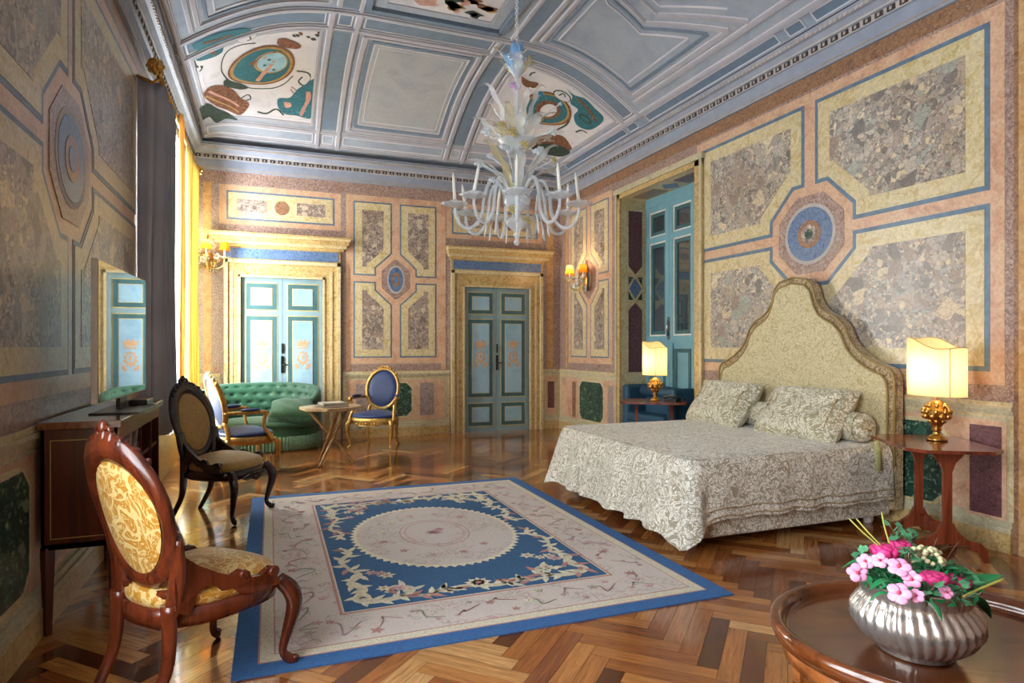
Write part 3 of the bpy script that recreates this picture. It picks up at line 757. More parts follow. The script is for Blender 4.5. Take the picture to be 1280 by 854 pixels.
blob(T1([(800, 200), (850, 202), (922, 235), (900, 255), (830, 246), (795, 225)]), 7)
for q in range(16): blob(T1([(905+r2.uniform(-35, 130)+a, 150+r2.uniform(-30, 45)+b) for a, b in ((0, 0), (14, 5), (20, 16), (4, 12))][:0] or (lambda X_, Y_: [(X_, Y_), (X_+16, Y_+3), (X_+22, Y_+14), (X_+5, Y_+12)])(905+r2.uniform(-35, 115), 120+r2.uniform(0, 80))), r2.choice([8, 7, 8]))
blob(T1([(400, 490), (440, 455), (500, 450), (560, 475), (600, 515), (648, 550), (600, 607), (540, 585), (470, 560), (415, 520)]), 7); vine(T1([(430, 480), (500, 510), (590, 560)]), .03, 10, .018); vine(T1([(415, 505), (490, 540), (590, 590)]), .02, 9, .018)
blob(T1([(370, 580), (420, 545), (470, 570), (540, 600), (585, 632), (520, 625), (470, 645), (430, 615), (380, 640)]), 8, .02)
blob(T1([(508, 430), (530, 415), (560, 430), (640, 460), (600, 472), (550, 462), (515, 455)]), 8); vine(T1([(600, 520), (640, 500), (655, 520), (630, 530)]), .015, 8)
blob(T1([(1000, 405), (1002, 470), (992, 560), (975, 625), (900, 610), (835, 600), (800, 565), (802, 520), (860, 515), (905, 470), (950, 440)]), 6)
blob(T1([(950, 480), (972, 482), (975, 520), (950, 565), (930, 610), (915, 595), (945, 535)]), 10, .018); blob(T1([(830, 535), (865, 540), (870, 560), (840, 565)]), 10, .018)
vine(T1([(690, 590), (740, 600), (790, 578), (830, 610)]), .02, 8); vine(T1([(900, 375), (960, 385), (975, 420), (940, 450), (910, 430), (930, 405)]), .018, 8); vine(T1([(870, 460), (900, 480), (890, 500), (865, 470)]), .018, 10)
# right corner
oc = onV(683, 134)
oval(oc, .33, .42, 7, .013, 24); oval(oc, .30, .39, 9, .017, 24); oval(oc, .27, .36, 6, .021, 24); oval((oc[0]+.02, oc[1]), .16, .25, 7, .025); oval((oc[0]+.03, oc[1]), .10, .18, 5, .029)
blob(T2([(290, 465), (330, 500), (390, 520), (440, 570), (490, 625), (450, 672), (400, 688), (345, 662), (330, 612), (352, 580), (312, 545), (322, 510)]), 6)
vine(T2([(350, 520), (400, 570), (450, 640)]), .05, 7, .018); oval(onV(*T2([(390, 625)])[0]), .09, .08, 8, .018); oval(onV(*T2([(390, 625)])[0]), .06, .05, 6, .022)
oval(onV(*T2([(268, 505)])[0]), .12, .11, 8, .013); oval(onV(*T2([(268, 505)])[0]), .105, .095, 5, .018); vine(T2([(250, 500), (275, 490), (285, 510)]), .02, 8, .022)
vine(T2([(305, 560), (310, 620), (290, 660), (240, 690)]), .02, 8); vine(T2([(340, 700), (370, 690), (400, 705)]), .02, 8)
blob(T2([(90, 765), (130, 730), (200, 712), (270, 722), (305, 760), (318, 800), (250, 815), (150, 800)]), 7); blob(T2([(100, 780), (200, 760), (310, 800), (250, 830), (140, 810)]), 8, .018)
blob(T2([(50, 400), (90, 425), (140, 438), (125, 462), (85, 462), (55, 440)]), 7); vine(T2([(95, 400), (105, 385), (125, 382)]), .02, 8)
struct(cm.build('ceiling', CM))

# ------------------------------------------------------------------ floor: herringbone parquet
FB = NT('parquet'); at = FB.n('ShaderNodeAttribute', attribute_name='tone')
uvn = FB.n('ShaderNodeUVMap', uv_map='UVMap')
gv = FB.mapping(uvn.outputs[0], (1.5, 22, 1)); gn = FB.noise(FB.warp(gv, 1.2, .8), 3, 6, .65, .8)
tone = FB.ramp(at.outputs['Fac'], [(0, '#502611'), (.16, '#7c421f'), (.34, '#9c5a2c'), (.58, '#b8763c'), (.8, '#c88b4a'), (.94, '#dcad72'), (1, '#8a4822')])
grain = FB.ramp(gn.outputs[0], [(.3, '#8a7468'), (.7, '#ffffff')])
fcol = FB.mix(.75, tone, grain, 'MULTIPLY')
FB.bump(gn.outputs[0], .04)
FB.fin(fcol, .16, coat=.45); FB.b.inputs['Coat Roughness'].default_value = .07
me = bpy.data.meshes.new('floor'); vs, fs, tones, uvs = [], [], [], []
w_, L_ = .088, .528; r3 = random.Random(11); c45 = cos(pi/4)
g = .0008
for n in range(-16, 17):
    for k in range(-110, 111):
        for typ in (0, 1):
            ox, oy = k*w_ + n*L_, k*w_ - n*L_
            x0, y0, x1, y1 = (ox, oy, ox+L_, oy+w_) if typ == 0 else (ox, oy+w_, ox+w_, oy+w_+L_)
            cxx, cyy = (x0+x1)/2, (y0+y1)/2
            wx, wy = (cxx-cyy)*c45 + 1.75, (cxx+cyy)*c45 + 4.4
            if not (XL-.2 < wx < XR+.25 and YF-.25 < wy < YB+.25): continue
            o = len(vs); u0 = r3.uniform(0, 50)
            for (x, y), (a, b) in zip(((x0+g, y0+g), (x1-g, y0+g), (x1-g, y1-g), (x0+g, y1-g)), ((0, 0), (1, 0), (1, 1), (0, 1))):
                px_, py_ = (x-y)*c45 + 1.75, (x+y)*c45 + 4.4
                vs.append((px_, py_, 0))
                uvs.append((a*L_+u0, b*w_+u0) if typ == 0 else (b*L_+u0, a*w_+u0))
            fs.append((o, o+1, o+2, o+3)); tones.append(r3.random())
o = len(vs); vs += [(XL-.05, YF-.05, -.004), (XR+.05, YF-.05, -.004), (XR+.05, YB+.1, -.004), (XL-.05, YB+.1, -.004)]; fs.append((o, o+1, o+2, o+3)); tones.append(0); uvs += [(0, 0)]*4
me.from_pydata(vs, [], fs)
me.materials.append(FB.mat)
at_ = me.attributes.new('tone', 'FLOAT', 'FACE'); at_.data.foreach_set('value', tones)
ul = me.uv_layers.new(name='UVMap')
for l in me.loops: ul.data[l.index].uv = uvs[l.vertex_index]
fo = bpy.data.objects.new('floor', me); COL.objects.link(fo); struct(fo)

# ------------------------------------------------------------------ light
wd = bpy.data.worlds.new('sky'); scene.world = wd; wd.use_nodes = True
bg = wd.node_tree.nodes['Background']; bg.inputs[0].default_value = (.72, .86, 1, 1); bg.inputs[1].default_value = 2.2
def area(name, loc, rot, sx, sy, power, col):
    d = bpy.data.lights.new(name, 'AREA'); d.shape = 'RECTANGLE'; d.size = sx; d.size_y = sy; d.energy = power; d.color = col
    o = bpy.data.objects.new(name, d); COL.objects.link(o); o.location = loc; o.rotation_euler = rot; return o
def point(name, loc, power, col, r=.04):
    d = bpy.data.lights.new(name, 'POINT'); d.energy = power; d.color = col; d.shadow_soft_size = r
    o = bpy.data.objects.new(name, d); COL.objects.link(o); o.location = loc; return o
area('window_daylight', (XL-.66, 7.95, 2.1), (0, -pi/2, radians(-32)), 2.9, 2.2, 800, (.86, .93, 1))
area('window_daylight', (XL-.62, 1.0, 2.1), (0, -pi/2, 0), 2.9, 2.6, 170, (.92, .96, 1))
#area('doorway_daylight', (1.9, YF-.5, 1.75), (pi/2, 0, 0), 3.4, 3.1, 260, (1, .97, .93))
scene.view_settings.view_transform = 'Standard'; scene.view_settings.look = 'None'; scene.view_settings.exposure = 1.08; scene.view_settings.gamma = 1
scene.cycles.max_bounces = 9; scene.cycles.diffuse_bounces = 6; scene.cycles.glossy_bounces = 3; scene.cycles.transmission_bounces = 4; scene.cycles.transparent_max_bounces = 10
scene.cycles.caustics_reflective = False; scene.cycles.caustics_refractive = False; scene.cycles.sample_clamp_indirect = 6
scene.cycles.use_denoising = True; scene.cycles.use_adaptive_sampling = True; scene.cycles.adaptive_threshold = .02
def onXw(px, py, X):
    r = ray(px, py); t = X / r.x; return (X, t*r.y, HC + t*r.z)
def atw(px, py, w):
    """world point that lies w metres in front of the camera on this sight line"""
    return Vector((0, 0, HC)) + ray(px, py) * w

# ------------------------------------------------------------------ rug
M_RB = plain('rug_blue', '#2d5880', .95, var=.18, scale=60); M_RO = plain('rug_edge_blue', '#315f94', .95, var=.15, scale=60)
def rugfloral(name, base, c1, c2):
    t = NT(name); o = t.obj(); w = t.warp(o, 5, .15)
    n = t.noise(w, 9, 3, .5, 1.5); n2 = t.noise(w, 14, 2, .5, 2)
    a = t.math('LESS_THAN', t.math('ABSOLUTE', t.math('SUBTRACT', n.outputs[0], .56)), .022)
    b = t.math('LESS_THAN', t.math('ABSOLUTE', t.math('SUBTRACT', n2.outputs[0], .42)), .03)
    patch = t.math('GREATER_THAN', t.noise(o, 3.2, 2).outputs[0], .5)
    m = t.mix(t.math('MULTIPLY', t.math('MULTIPLY', a, patch), .6), base, c1); m = t.mix(t.math('MULTIPLY', t.math('MULTIPLY', b, patch), .55), m, c2)
    f = t.noise(o, 130, 2); m = t.mix(.3, m, t.ramp(f.outputs[0], [(.3, '#9a9a9a'), (.7, '#ffffff')]), 'MULTIPLY')
    t.bump(f.outputs[0], .3, .003)
    return t.fin(m, .95)
M_RC = rugfloral('rug_cream', '#cfc4bc', '#b5838a', '#8f9a84'); M_RM = rugfloral('rug_medallion', '#cfc6c0', '#b58d92', '#a3a08a')
M_RG = plain('rug_guard', '#c9c2ac', .95, var=.25, scale=90); M_RL = plain('rug_rose_line', '#b08078', .95); M_RS = plain('rug_scroll', '#d5cdb4', .95, var=.2, scale=50); M_RP = plain('rug_rose', '#bf9ca0', .95, var=.2)
rx0, rx1, ry0, ry1 = -.15, 2.355, 2.78, 6.08
m = MB(); z0 = .008
def rr(d, lay, mi): m.bx(rx0+d, rx1-d, ry0+d, ry1-d, 0 if lay == 0 else z0, z0+.0006*lay, mi)
m.bx(rx0, rx1, ry0, ry1, .001, z0, 0)
for lay, (d, mi) in enumerate(((.10, 3), (.108, 2), (.165, 3), (.172, 1), (.475, 3), (.49, 2), (.50, 4)), 1): rr(d, lay, mi)
zc = z0 + .0048
cx_, cy_ = 1.105, 4.46; ax, ay = .56, .72
def rp(pts, mi, h=.0008): m.prism([(x, y, zc) for x, y in pts], (0, 0, h), mi, back=False)
n = 132
rp([(cx_+(ax+(.032 if i % 2 else 0))*cos(2*pi*i/n), cy_+(ay+(.032 if i % 2 else 0))*sin(2*pi*i/n)) for i in range(n)], 5)
def ring(a, b, w, mi, h, n=44):
    for i in range(n):
        q, p = 2*pi*i/n, 2*pi*(i+1)/n
        rp([(cx_+a*cos(q), cy_+b*sin(q)), (cx_+(a+w)*cos(q), cy_+(b+w)*sin(q)), (cx_+(a+w)*cos(p), cy_+(b+w)*sin(p)), (cx_+a*cos(p), cy_+b*sin(p))], mi, h)
rp([(cx_+ax*.97*cos(2*pi*i/48), cy_+ay*.97*sin(2*pi*i/48)) for i in range(48)], 6, .0012)
ring(.20, .28, .012, 7, .0018); ring(.24, .32, .006, 3, .0018)
def leaf2(x, y, a, l, w, mi, h=.0016):
    pts = [(0, 0), (.3, .5), (.6, .42), (1, 0), (.6, -.42), (.3, -.5)]
    rp([(x + l*p*cos(a) - w*q*sin(a), y + l*p*sin(a) + w*q*cos(a)) for p, q in pts], mi, h)
r4 = random.Random(5)
def flower2(x, y, s, mi, h=.0018, k=6):
    for i in range(k): leaf2(x, y, 2*pi*i/k, s, s*.5, mi, h)
    rp([(x+s*.25*cos(i), y+s*.25*sin(i)) for i in range(6)], 3, h+.0004)
def scroll(pts, w=.022, mi=5, leaves=True, h=.0014):
    P = cat(pts, 8)
    for i in range(len(P)-1):
        a, b = Vector(P[i]), Vector(P[i+1]); t = (b-a)
        if t.length < 1e-5: continue
        t.normalize(); s = Vector((-t.y, t.x)); k = 1.5*w*(.45+.55*sin(pi*(i+.5)/len(P)))
        rp([a-s*k*.5-t*.002, a+s*k*.5-t*.002, b+s*k*.5+t*.002, b-s*k*.5+t*.002], mi, h)
        if leaves and i % 3 == 0:
            g = 1 if (i//3) % 2 else -1
            leaf2(a.x, a.y, atan2(t.y, t.x)+g*.9, (.06+.03*r4.random())*1.25, .036, r4.choice([5, 5, 3, 5]), h+.0003)
ix0, ix1, iy0, iy1 = rx0+.5, rx1-.5, ry0+.5, ry1-.5
for sx in (-1, 1):
    for sy in (-1, 1):
        X_ = lambda d: (ix0+d if sx < 0 else ix1-d); Y_ = lambda d: (iy0+d if sy < 0 else iy1-d)
        scroll([(X_(.08), Y_(.62)), (X_(.14), Y_(.50)), (X_(.07), Y_(.38)), (X_(.13), Y_(.27)), (X_(.08), Y_(.14)), (X_(.16), Y_(.08)), (X_(.32), Y_(.10)), (X_(.38), Y_(.19)), (X_(.30), Y_(.25)), (X_(.24), Y_(.18))], .035)
        scroll([(X_(.30), Y_(.10)), (X_(.45), Y_(.07)), (X_(.55), Y_(.12)), (X_(.62), Y_(.07))], .024)
        scroll([(X_(.10), Y_(.60)), (X_(.06), Y_(.78)), (X_(.13), Y_(.92)), (X_(.08), Y_(1.05))], .026)
        for _ in range(5): flower2(X_(.10+.25*r4.random()), Y_(.12+.4*r4.random()), .04+.015*r4.random(), r4.choice([5, 5, 7]))
    scroll([((ix0+ix1)/2 - .3, (iy0+.08 if sx < 0 else iy1-.08)), ((ix0+ix1)/2-.1, (iy0+.12 if sx < 0 else iy1-.12)), ((ix0+ix1)/2+.1, (iy0+.07 if sx < 0 else iy1-.07)), ((ix0+ix1)/2+.3, (iy0+.11 if sx < 0 else iy1-.11))], .03)
    flower2((ix0+ix1)/2, iy0+.14 if sx < 0 else iy1-.14, .08, 5, k=9)
for i in range(12):
    q = 2*pi*i/12+.2; flower2(cx_+.38*cos(q), cy_+.5*sin(q), .035, r4.choice([7, 3, 5]), .0024, 5)
flower2(cx_, cy_, .07, 7, .0024, 8); flower2(cx_+.05, cy_+.06, .04, 3, .0028, 5)
# border bouquets
def on_border(t, d):
    per = 2*(rx1-rx0 + ry1-ry0 - 4*.32)*1.0; a = rx1-rx0-.64; b = ry1-ry0-.64; s = (t % 1)*2*(a+b)
    if s < a: return rx0+.32+s, ry0+.32+d
    s -= a
    if s < b: return rx1-.32-d, ry0+.32+s
    s -= b
    if s < a: return rx1-.32-s, ry1-.32-d
    return rx0+.32+d, ry1-.32-(s-a)
zc -= .0006
for i in range(90):
    x, y = on_border(i/90, .09*sin(i*1.7)); flower2(x, y, .016+.02*r4.random(), r4.choice([7, 7, 3, 8, 5]), .0016, 5)
    x2, y2 = on_border((i+.5)/90, -.08*sin(i*1.3)); x3, y3 = on_border((i+1.4)/90, .05*sin(i)); 
    if hypot(x2-x3, y2-y3) < .2 and i % 2: scroll([(x, y), ((x+x2)/2+.02, (y+y2)/2+.03), (x2, y2), (x3, y3)], .006, r4.choice([3, 8, 7]), False)
M_RGR = plain('rug_sage', '#a3a48c', .95)
rug = m.build('area_rug', [M_RO, M_RC, M_RG, M_RL, M_RB, M_RS, M_RM, M_RP, M_RGR])
tag(rug, 'large blue and cream floral rug with oval medallion on parquet floor', 'rug')

# ------------------------------------------------------------------ oval-back side chair
def sgn(x): return 1 if x >= 0 else -1
def seat_plan(q, wf, wr, d, e=.75):
    c, s = cos(q), sin(q); w = (wf+wr)/2 + (wf-wr)/2*s
    return w*sgn(c)*abs(c)**e, d*sgn(s)*abs(s)**e
def cushion(mb, plan, z0, h, n=36, mi=0, dome=.03):
    rows = [(.96, 0), (1.02, h*.25), (1.03, h*.55), (.97, h*.82), (.85, h*.97), (.6, h+dome*.6), (.3, h+dome), (0, h+dome*1.1)]
    mb.grid(lambda u, v: ((lambda p, r: (p[0]*r[0], p[1]*r[0], z0+r[1]))(plan(2*pi*u), rows[int(round(v*7))])), n, 7, mi, cu=True)
def bent(a, b, y0=-.21, z0=.42, tilt=.25, curve=.6): return Vector((a, y0 - b*sin(tilt) + curve*a*a, z0 + b*cos(tilt)))
def oval_frame(mb, cb, ra, rb, r, tilt, curve, y0=-.21, z0=.42, sq=(1, .8), n=40, egg=.0, off=0, mi=0, fat=0):
    pts = []
    for i in range(n):
        q = 2*pi*i/n; a = ra*cos(q)*(1+egg*sin(q)); p = bent(a, cb + (rb + (r*.3 if fat else 0)*max(0, sin(q)))*sin(q), y0, z0, tilt, curve); p.y += off; pts.append(p)
    mb.tube(pts, [r*(1+fat*max(0, sin(2*pi*i/n))**.7) for i in range(n)], 8, mi, closed=True, sq=sq, up=(0, 1, .2))
def pad_disc(mb, cb, ra, rb, th, tilt, curve, y0, z0, side, egg=0, mi=0):
    n = 32
    def fn(u, v):
        q = 2*pi*u; a = ra*(v)*cos(q)*(1+egg*sin(q)*v); p = bent(a, cb + rb*v*sin(q), y0, z0, tilt, curve)
        p.y += side*(.008 + th*sqrt(max(0, 1-v*v))); p.z += side*.0; return p
    mb.grid(fn, n, 7, mi, cu=True)

def make_side_chair(label, wood_, silk, back_silk, group, carved=True):
    t = thing('side_chair', label, 'chair', group=group)
    plan = lambda q: seat_plan(q, .28, .21, .25)
    m = MB(); cushion(m, plan, .385, .085, 40, 0, .04); m.build('seat', silk, t)
    m = MB()
    m.grid(lambda u, v: ((lambda p, k: (p[0]*k[0], p[1]*k[0], k[1]))(plan(2*pi*u), [(1.0, .325), (1.05, .325), (1.06, .36), (1.05, .392), (.95, .395)][int(round(v*4))])), 44, 4, 0, cu=True)
    # scalloped front apron
    m.prism([(-.17, .262, .335), (-.12, .275, .31), (-.06, .282, .315), (0, .286, .292), (.06, .282, .315), (.12, .275, .31), (.17, .262, .335), (.1, .28, .36), (0, .288, .36), (-.1, .28, .36)], (0, -.022, 0))
    for x in (-.03, 0, .03): m.ell((x, .29, .325-.01*(x == 0)), (.016, .012, .018), n=8)
    m.build('seat_rail', wood_, t)
    for s in (-1, 1):
        m = MB(); m.tube(cat([(s*.225, .21, .385, .03), (s*.255, .25, .33, .037), (s*.262, .262, .26, .033), (s*.245, .24, .15, .023), (s*.235, .225, .07, .017), (s*.25, .25, .028, .021), (s*.265, .275, .012, .012)], 4), n=10, sq=(1, .9))
        m.ell((s*.262, .275, .315), (.022, .018, .03), n=8); m.ell((s*.262, .268, .03), (.018, .016, .014), n=8)
        m.build('leg', wood_, t)
        m = MB(); m.tube(cat([(s*.165, -.235, .42, .036), (s*.172, -.235, .30, .033), (s*.175, -.25, .18, .028), (s*.172, -.31, .06, .024), (s*.17, -.345, .0, .021)], 4), n=8, sq=(.7, 1.1), up=(0, 1, 0)); m.build('leg', wood_, t)
    m = MB(); oval_frame(m, .335, .215, .270, .040, .25, .55, sq=(.45, 1), egg=.07, fat=.45)
    for s in (-1, 1): m.tube(cat([(s*.212, -.24, .68, .038), (s*.20, -.225, .58, .044), (s*.18, -.215, .48, .042), (s*.165, -.225, .38, .038)], 4), n=8, sq=(.5, 1.1), up=(0, 1, 0))
    m.tube(cat([(-.16, -.215, .45, .022), (-.08, -.225, .435, .026), (0, -.23, .425, .028), (.08, -.225, .435, .026), (.16, -.215, .45, .022)], 3), n=8, sq=(.9, .6)); m.ell((0, -.235, .405), (.03, .015, .02), n=8)
    m.build('back_frame', wood_, t)
    m = MB()
    top = [(a, -.0 + .335 + .262*sqrt(1-(a/.235)**2) + .042) for a in (-.17, -.13, -.085, -.04, 0, .04, .085, .13, .17)]
    for i, (a, b) in enumerate(top):
        k = 1 - abs(i-4)/5.5; p = bent(a, b + .012*k, tilt=.25, curve=.55)
        m.ell(p, (.026, .02, .018+.022*k), n=8); m.ell(p + Vector((.012*(1 if a > 0 else -1), .014, .008)), (.012, .012, .014), n=6)
    p0 = bent(0, .682, tilt=.25, curve=.55)
    for s in (-1, 1):
        m.tube([p0 + Vector((s*x, .006, z)) for x, z in ((0, 0), (.03, .012), (.05, -.002), (.042, -.018), (.028, -.008))], .009, 6)
        m.tube([bent(s*a, b, tilt=.25, curve=.55) + Vector((0, .005, 0)) for a, b in ((.10, .60), (.14, .60), (.17, .575), (.165, .55), (.145, .56))], .009, 6)
    m.ell(p0 + Vector((0, .004, .012)), (.022, .018, .026), n=8)
    m.build('carved_crest', wood_, t)
    b = MB(); pad_disc(b, .335, .185, .238, .03, .25, .55, -.21, .42, 1, .06); pad_disc(b, .335, .185, .238, .008, .25, .55, -.21, .42, -1, .06)
    b.build('backrest', back_silk, t)
    side = [(-.245, .66), (-.215, .61), (-.15, .55), (-.08, .505), (-.03, .48), (.005, .495), (.035, .48), (.04, .455), (.08, .45), (.11, .47), (.145, .465), (.16, .44), (.155, .42), (.17, .39), (.06, .385), (0, .40), (-.03, .43), (-.07, .43), (-.09, .455), (-.12, .465), (-.155, .45), (-.17, .40), (-.185, .37), (-.235, .40)]
    for s in (-1, 1):
        m = MB(); n_ = len(side)
        def sx(y): return .195 + .075*min(1, max(0, (y+.2)/.30))
        m.prism([(s*(sx(y)-.012), y, z) for y, z in side], (s*.028, 0, 0))
        m.tube([(s*(sx(.15)-.018), .135, .452), (s*(sx(.15)+.028), .135, .452)], .024, 12); m.tube([(s*(sx(.03)-.016), .01, .476), (s*(sx(.03)+.022), .01, .476)], .018, 10)
        m.build('side_bracket', wood_, t, bevel=.005)
    return t
ch1 = make_side_chair('mahogany side chair with shiny yellow silk seat and oval back, nearest the camera', MAH, YSILK, YSILK, 'oval-backed side chairs')
ch1.scale = (.97, 1, .975); ch1.location = (-.27, 2.87, 0); ch1.rotation_euler = (0, 0, radians(40 - 90))
ch2 = make_side_chair('dark ebonised side chair with worn gold upholstery and carved crest', EBO, YSILD, YSILD, 'oval-backed side chairs')
ch2.location = (-.345, 5.57, 0); ch2.rotation_euler = (0, 0, radians(-31 - 90))

# ------------------------------------------------------------------ gilded armchairs
def make_armchair(label):
    t = thing('armchair', label, 'armchair', group='gilded armchairs in blue velvet')
    plan = lambda q: seat_plan(q, .325, .26, .27, .8)
    Z = .40
    m = MB(); cushion(m, plan, Z, .06, 40, 0, .035); m.build('seat', BVEL, t)
    m = MB(); m.grid(lambda u, v: ((lambda p, k: (p[0]*k[0], p[1]*k[0], k[1]))(plan(2*pi*u), [(.98, Z-.075), (1.03, Z-.075), (1.05, Z-.03), (1.04, Z+.01), (.95, Z+.015)][int(round(v*4))])), 44, 4, 0, cu=True)
    m.prism([(-.2, .27, Z-.06), (-.12, .283, Z-.09), (-.05, .29, Z-.085), (0, .292, Z-.115), (.05, .29, Z-.085), (.12, .283, Z-.09), (.2, .27, Z-.06)], (0, -.02, 0))
    for k in range(9): m.ell((-.16+.04*k, .292, Z-.06-.015*(k == 4)), (.016, .01, .014), n=6)
    m.build('seat_rail', GOLDW, t)
    for s in (-1, 1):
        m = MB(); m.tube(cat([(s*.27, .22, Z-.02, .03), (s*.30, .26, Z-.08, .033), (s*.298, .262, Z-.16, .026), (s*.28, .245, .12, .017), (s*.275, .24, .05, .014), (s*.295, .27, .018, .018)], 4), n=8); m.ell((s*.30, .283, Z-.07), (.02, .014, .026), n=6); m.build('leg', GOLDW, t)
        m = MB(); m.tube(cat([(s*.2, -.22, Z-.02, .026), (s*.21, -.245, Z-.1, .026), (s*.205, -.25, .16, .018), (s*.205, -.28, .05, .014), (s*.215, -.32, .015, .016)], 4), n=8); m.build('leg', GOLDW, t)
    m = MB(); oval_frame(m, .36, .225, .275, .03, .24, .5, sq=(1, .7), z0=.42)
    oval_frame(m, .36, .235, .286, .012, .24, .5, sq=(1, 1), z0=.42, off=.012)
    for s in (-1, 1): m.tube(cat([(s*.16, -.245, .56, .02), (s*.185, -.225, .48, .024), (s*.2, -.215, .38, .026)], 4), n=8)
    m.build('back_frame', GOLDW, t)
    m = MB(); p0 = bent(0, .655, tilt=.24, curve=.5)
    for i in range(-4, 5): m.ell(bent(.045*i, .36+.285*sqrt(1-(.045*i/.25)**2)+.015, tilt=.24, curve=.5), (.022, .016, .02+.01*(4-abs(i))/4), n=8)
    for s in (-1, 1): m.tube([p0+Vector((s*x, .008, z)) for x, z in ((0, .0), (.03, .03), (.06, .015), (.05, -.005))], .009, 6)
    m.build('carved_crest', GOLDW, t)
    m = MB(); pad_disc(m, .36, .205, .255, .035, .24, .5, -.21, .42, 1); pad_disc(m, .36, .205, .255, .012, .24, .5, -.21, .42, -1); m.build('backrest', BVEL, t)
    for s in (-1, 1):
        m = MB(); m.tube(cat([(s*.215, -.26, .66, .018), (s*.26, -.15, .665, .02), (s*.305, .0, .665, .021), (s*.315, .10, .665, .022), (s*.315, .135, .64, .023)], 4), n=8)
        m.tube(cat([(s*.315, .13, .65, .022), (s*.30, .11, .58, .018), (s*.285, .12, .50, .018), (s*.30, .17, .42, .022), (s*.305, .19, .37, .024)], 4), n=8)
        m.tube([(s*.315-.02, .135, .655), (s*.315+.02, .135, .655)], .026, 10)
        a = m.build('armrest', GOLDW, t)
        m = MB(); m.ell((s*.285, -.03, .69), (.032, .105, .022), n=14, rot=Euler((0, 0, -s*.25)).to_matrix()); m.build('arm_pad', BVEL, a)
    return t
ac1 = make_armchair('gilded armchair with blue velvet seat standing against the back wall')
ac1.location = (1.34, 8.66, 0); ac1.rotation_euler = (0, 0, radians(180 - 28))
ac2 = dup(ac1, (-.27, 7.42, 0), radians(20 - 90), 'gilded armchair with blue velvet seat turned sideways, beside the curtains')

# ------------------------------------------------------------------ green tufted settee
sf = thing('tufted_settee', 'green velvet buttoned settee with fringed skirt in front of a blue door', 'sofa', (-.10, 9.0, 0))
A_, B_ = .70, .36
def back_path(u):
    q = radians(-32 + 244*u); return Vector((A_*cos(q), .02+B_*sin(q), 0)), Vector((cos(q)/A_, sin(q)/B_, 0)).normalized()
def top_z(u): return .86 - .20*abs(2*u-1)**3
NU, NV = 110, 22
def tuft(u, v):
    c, nrm = back_path(u); h = top_z(u) - .36
    pr = v*NV
    if v < .62:
        k = v/.62; z = .38 + (h-.06)*k; off = -.05 - .05*sin(pi*k)*.4
        a = u*18; b = k*4; fa = (a + (int(round(b)) % 2)*.5); d = hypot(((a + .5*(round(b) % 2)) - round(a + .5*(round(b) % 2)))*1.0, (b-round(b)))
        off += .045*math.exp(-(d/.22)**2) + .015*abs(sin(pi*(a+b/2)))*0
        off -= .012*abs(cos(pi*(a+.5*b)))*abs(cos(pi*(a-.5*b)))
    elif v < .82:
        k = (v-.62)/.2; q = pi*k; z = .38+h-.06 + .045*sin(q); off = -.05*cos(q)*1.0 + .0
    else:
        k = (v-.82)/.18; z = (.38+h-.06)*(1-k) + .22*k; off = .05
    p = c + nrm*off; p.z = z; return p
m = MB(); m.grid(tuft, NU, NV*2, 0)
for u in (0, 1):
    c, nr = back_path(u); tz = top_z(u); m.ell((c.x, c.y, tz-.2), (.075, .075, .19), n=12)
bk = m.build('backrest', GVEL, sf)
for r_ in range(1, 4):
    for i in range(18):
        u = (i + (.5 if r_ % 2 else 0))/18
        if not .03 < u < .97 or len(bk.children) > 45: continue
        p = tuft(u, r_/4*.62); c, nr = back_path(u)
        if i % 2 == 0: mm = MB(); mm.ell(p - nr*.004, (.009, .009, .009), n=6); mm.build('button', GVEL, bk)
m = MB(); pl_ = lambda q: (.68*sgn(cos(q))*abs(cos(q))**.8, -.07 + (.30 if sin(q) > 0 else .36)*sgn(sin(q))*abs(sin(q))**.85)
cushion(m, pl_, .30, .10, 48, 0, .03); m.build('seat', GVEL, sf)
m = MB(); pl2 = lambda u: ((lambda q: ((.70+.006*cos(u*2*pi*90))*cos(q), -.06+(.33+.006*cos(u*2*pi*90))*sin(q)*1.08))(2*pi*u))
m.grid(lambda u, v: (*pl2(u), .31-.12*v), 180, 1, 0, cu=True); m.build('skirt', GVEL, sf)
m = MB(); m.grid(lambda u, v: ((lambda q: ((.715+.012*cos(u*2*pi*110))*cos(q), -.06+(.36+.012*cos(u*2*pi*110))*sin(q)*1.04, .20-.175*v))(2*pi*u)), 440, 1, 0, cu=True)
for i in range(110):
    q = 2*pi*(i)/110
    if sin(q) < .5: m.tube([(.728*cos(q), -.06+.388*sin(q), .19), (.735*cos(q), -.06+.392*sin(q), .1), (.73*cos(q), -.06+.39*sin(q), .02)], .008, 5)
m.build('fringe', FRINGE, sf, kind='stuff')
# loose cushion
def pillow(name, mats, L, W, T, e=.5, n=28, mi=0):
    m = MB()
    for s in (1, -1):
        def fn(u, v):
            a, b = 2*u-1, 2*v-1
            k = (1-a**4)*(1-b**4); k = max(k, 0)**e
            pin = 1 - .05*(1-abs(a))*abs(b)**3; pin2 = 1 - .05*(1-abs(b))*abs(a)**3
            return (a*L/2*pin2, b*W/2*pin, s*T/2*k + .006*sin(7*a+5*b)*k)
        m.grid(fn, n, n, mi, flip=s < 0)
    return m
m = pillow('cushion', None, .56, .42, .17)
for i in range(40):
    x = -.27+.54*i/39; m.tube([(x, -.20, -.005), (x+.004, -.225, -.04), (x, -.235, -.09)], .007, 4)
cu = m.build('cushion', GVEL, None); cu.location = (.27, 8.78, .54); cu.rotation_euler = (radians(24), 0, radians(-8))
tag(cu, 'plump green velvet cushion with fringe on the settee', 'cushion')

